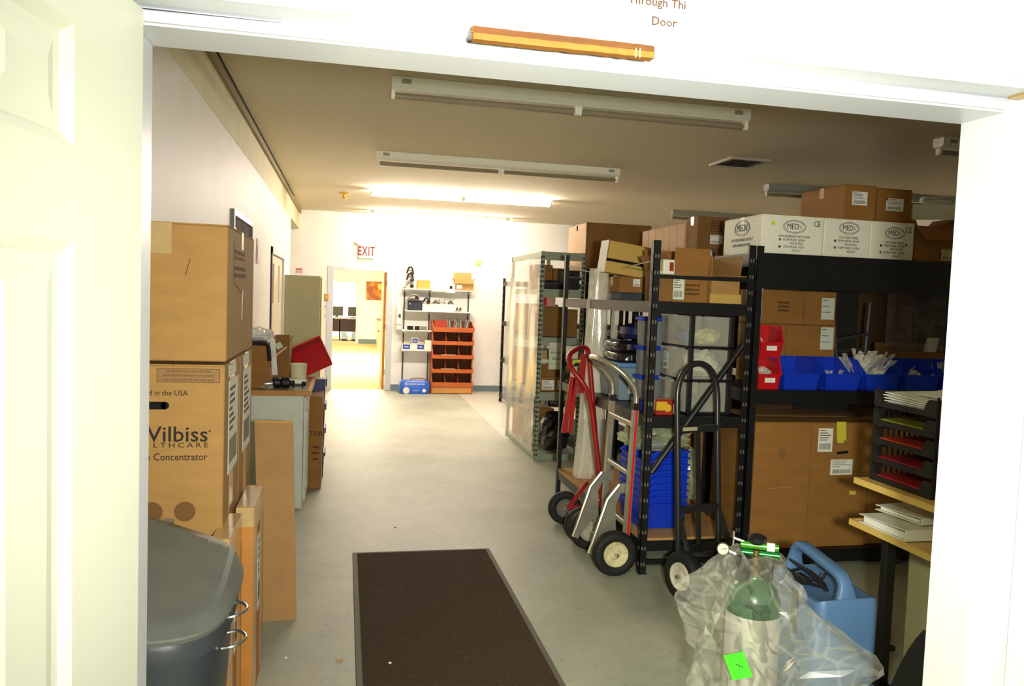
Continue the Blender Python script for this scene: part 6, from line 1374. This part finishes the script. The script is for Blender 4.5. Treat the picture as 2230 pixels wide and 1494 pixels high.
MB().tube([gp + RD * 0.035 + Vector((0, 0, 0.045)), gp + RD * 0.07 + Vector((0, 0, 0.036)), gv - RD * 0.05], 0.006, 8).tube([gp + RD * 0.035 + Vector((0, 0, 0.02)), gp + RD * 0.035 + Vector((0, 0, 0.07))], 0.004, 8).build('pin', STEEL, ox_, smooth=True)
pdir = Vector((-0.55, -0.83, 0.05)).normalized()
MB().lathe([(0.012, 0.088), (0.012, 0.0935)], (CX, CY, 0.625), (-0.72, -0.69, 0.12), 14).build('dark_stamp', mat('dark_green_stamp', (30, 52, 36), 0.5), ox_)
# the bag: crinkled film, gathered under the valve handle and flaring out to two corners
BAGM = bpy.data.materials.new('cylinder_bag'); BAGM.use_nodes = True
nt = BAGM.node_tree; nt.nodes.remove(nt.nodes['Principled BSDF']); out = nt.nodes['Material Output']
tr = nt.nodes.new('ShaderNodeBsdfTransparent'); gl = nt.nodes.new('ShaderNodeBsdfGlossy'); gl.inputs['Roughness'].default_value = 0.16; gl.inputs['Color'].default_value = lin((246, 246, 236))
df = nt.nodes.new('ShaderNodeBsdfDiffuse'); df.inputs['Color'].default_value = lin((238, 238, 222))
lw = nt.nodes.new('ShaderNodeLayerWeight'); lw.inputs['Blend'].default_value = 0.22
tc = nt.nodes.new('ShaderNodeTexCoord'); no_ = nt.nodes.new('ShaderNodeTexNoise'); no_.inputs['Scale'].default_value = 7; no_.inputs['Detail'].default_value = 3
vo = nt.nodes.new('ShaderNodeTexVoronoi'); vo.feature = 'DISTANCE_TO_EDGE'; vo.inputs['Scale'].default_value = 7
av = nt.nodes.new('ShaderNodeMix'); av.data_type = 'VECTOR'; av.inputs['Factor'].default_value = 0.02
nt.links.new(tc.outputs['Object'], no_.inputs['Vector']); nt.links.new(tc.outputs['Object'], av.inputs['A']); nt.links.new(no_.outputs['Color'], av.inputs['B']); nt.links.new(av.outputs['Result'], vo.inputs['Vector'])
cr = nt.nodes.new('ShaderNodeMapRange'); cr.inputs['From Min'].default_value = 0.0; cr.inputs['From Max'].default_value = 0.06; cr.inputs['To Min'].default_value = 0.17; cr.inputs['To Max'].default_value = 0.085
nt.links.new(vo.outputs['Distance'], cr.inputs['Value'])
m1 = nt.nodes.new('ShaderNodeMixShader'); m2 = nt.nodes.new('ShaderNodeMixShader')
nt.links.new(cr.outputs[0], m1.inputs[0]); nt.links.new(tr.outputs[0], m1.inputs[1]); nt.links.new(df.outputs[0], m1.inputs[2])
ml = nt.nodes.new('ShaderNodeMath'); ml.operation = 'MULTIPLY'; ml.inputs[1].default_value = 0.5; nt.links.new(lw.outputs['Fresnel'], ml.inputs[0])
nt.links.new(ml.outputs[0], m2.inputs[0]); nt.links.new(m1.outputs[0], m2.inputs[1]); nt.links.new(gl.outputs[0], m2.inputs[2]); nt.links.new(m2.outputs[0], out.inputs['Surface'])
bg_ = thing('clear_bag', 'crinkled clear plastic bag draped over the oxygen cylinder', 'bag', (CX, CY, 0.10))
PTS = []
prof = [(0.805, 0.070, 0.0, 0.0), (0.785, 0.09, 0.03, 0.0), (0.755, 0.10, 0.05, 0.01), (0.715, 0.11, 0.08, 0.03), (0.67, 0.115, 0.13, 0.06), (0.63, 0.12, 0.17, 0.09), (0.58, 0.125, 0.165, 0.13), (0.53, 0.13, 0.12, 0.18), (0.48, 0.135, 0.10, 0.25), (0.44, 0.14, 0.09, 0.31), (0.40, 0.145, 0.08, 0.28), (0.34, 0.15, 0.07, 0.20), (0.27, 0.15, 0.05, 0.14), (0.20, 0.145, 0.03, 0.08), (0.14, 0.14, 0.02, 0.03)]
N = 44; rings = []
al = math.atan2(-RD.y, -RD.x); ar = math.atan2(RD.y, RD.x)
def lob(a, c, k):
    return max(0.0, math.cos(a - c)) ** k
for i, (z, r, L, Rr) in enumerate(prof):
    ring = []
    for j in range(N):
        a = 2 * PI * j / N
        f = 0.018 * math.sin(7 * a + i * 0.5) + 0.012 * math.sin(13 * a - i * 0.9 + 1) + 0.045 * noise.noise(Vector((math.cos(a) * 3.2, math.sin(a) * 3.2, z * 11)))
        rr = r + f * (0.35 + min(1, i / 4)) + 0.8 * L * lob(a, al, 9) + Rr * lob(a, ar, 12)
        rr = max(rr, 0.104 if z < 0.72 else 0.06)
        ring.append((CX + math.cos(a) * rr, CY + math.sin(a) * rr, z + 0.014 * noise.noise(Vector((a * 2.0, z * 9, 3))) - (0.0 if i else 0.01 * math.sin(5 * a))))
    rings.append(ring)
# subdivide between rings with crumple detail
R2 = []
for i in range(len(rings) - 1):
    for s in range(2):
        t_ = s / 2; R2.append([tuple((1 - t_) * rings[i][j][k] + t_ * rings[i + 1][j][k] + (0.016 * noise.noise(Vector((rings[i][j][0] * 21, rings[i][j][1] * 21, (rings[i][j][2] + t_ * 0.07) * 21 + k * 7))) if k < 2 else 0) for k in range(3)) for j in range(N)])
R2.append(rings[-1])
MB().loft(R2, cap=False).build('film', BAGM, bg_)
gt = Vector((CX, CY, 0)); tdir = Vector((-0.62, -0.785, 0)); c_ = gt + tdir * 0.172 + Vector((-0.012, 0.009, 0.452)); tu = Vector((0.785, -0.62, 0))
q = MB(); ca, sa = math.cos(0.42), math.sin(0.42)
q.obox(c_, (tu * ca + Vector((0, 0, sa))) * 0.036, (tu * -sa + Vector((0, 0, ca))) * 0.043, tdir * 0.001)
q.build('green_tag', mat('neon_green', (70, 236, 40), 0.6), bg_, label='bright green square tag stuck on the bag')
q = MB()
for k in range(4): q.obox(c_ + tdir * 0.0014 + tu * (-0.004 + 0.006 * k) + Vector((0, 0, 0.004 - 0.001 * k)), tu * 0.0022, Vector((0, 0, 0.002 + 0.001 * (k % 2))), tdir * 0.0003)
q.obox(c_ + tdir * 0.0014 + tu * 0.006, tu * 0.0005, Vector((0.0, 0, 0.026)), tdir * 0.0003).build('handwriting', mat('dark_green_pen', (24, 96, 30), 0.7), bg_)
# ---- lettering becomes real meshes
dg = bpy.context.evaluated_depsgraph_get(); dg.update()
for o in [o for o in list(bpy.data.objects) if o.type == 'FONT']:
    me = bpy.data.meshes.new_from_object(o.evaluated_get(dg)); nm = o.name
    n = bpy.data.objects.new('tmp', me); COL.objects.link(n); n.parent = o.parent
    n.location = o.location; n.rotation_euler = o.rotation_euler; n.scale = o.scale
    bpy.data.objects.remove(o); n.name = nm
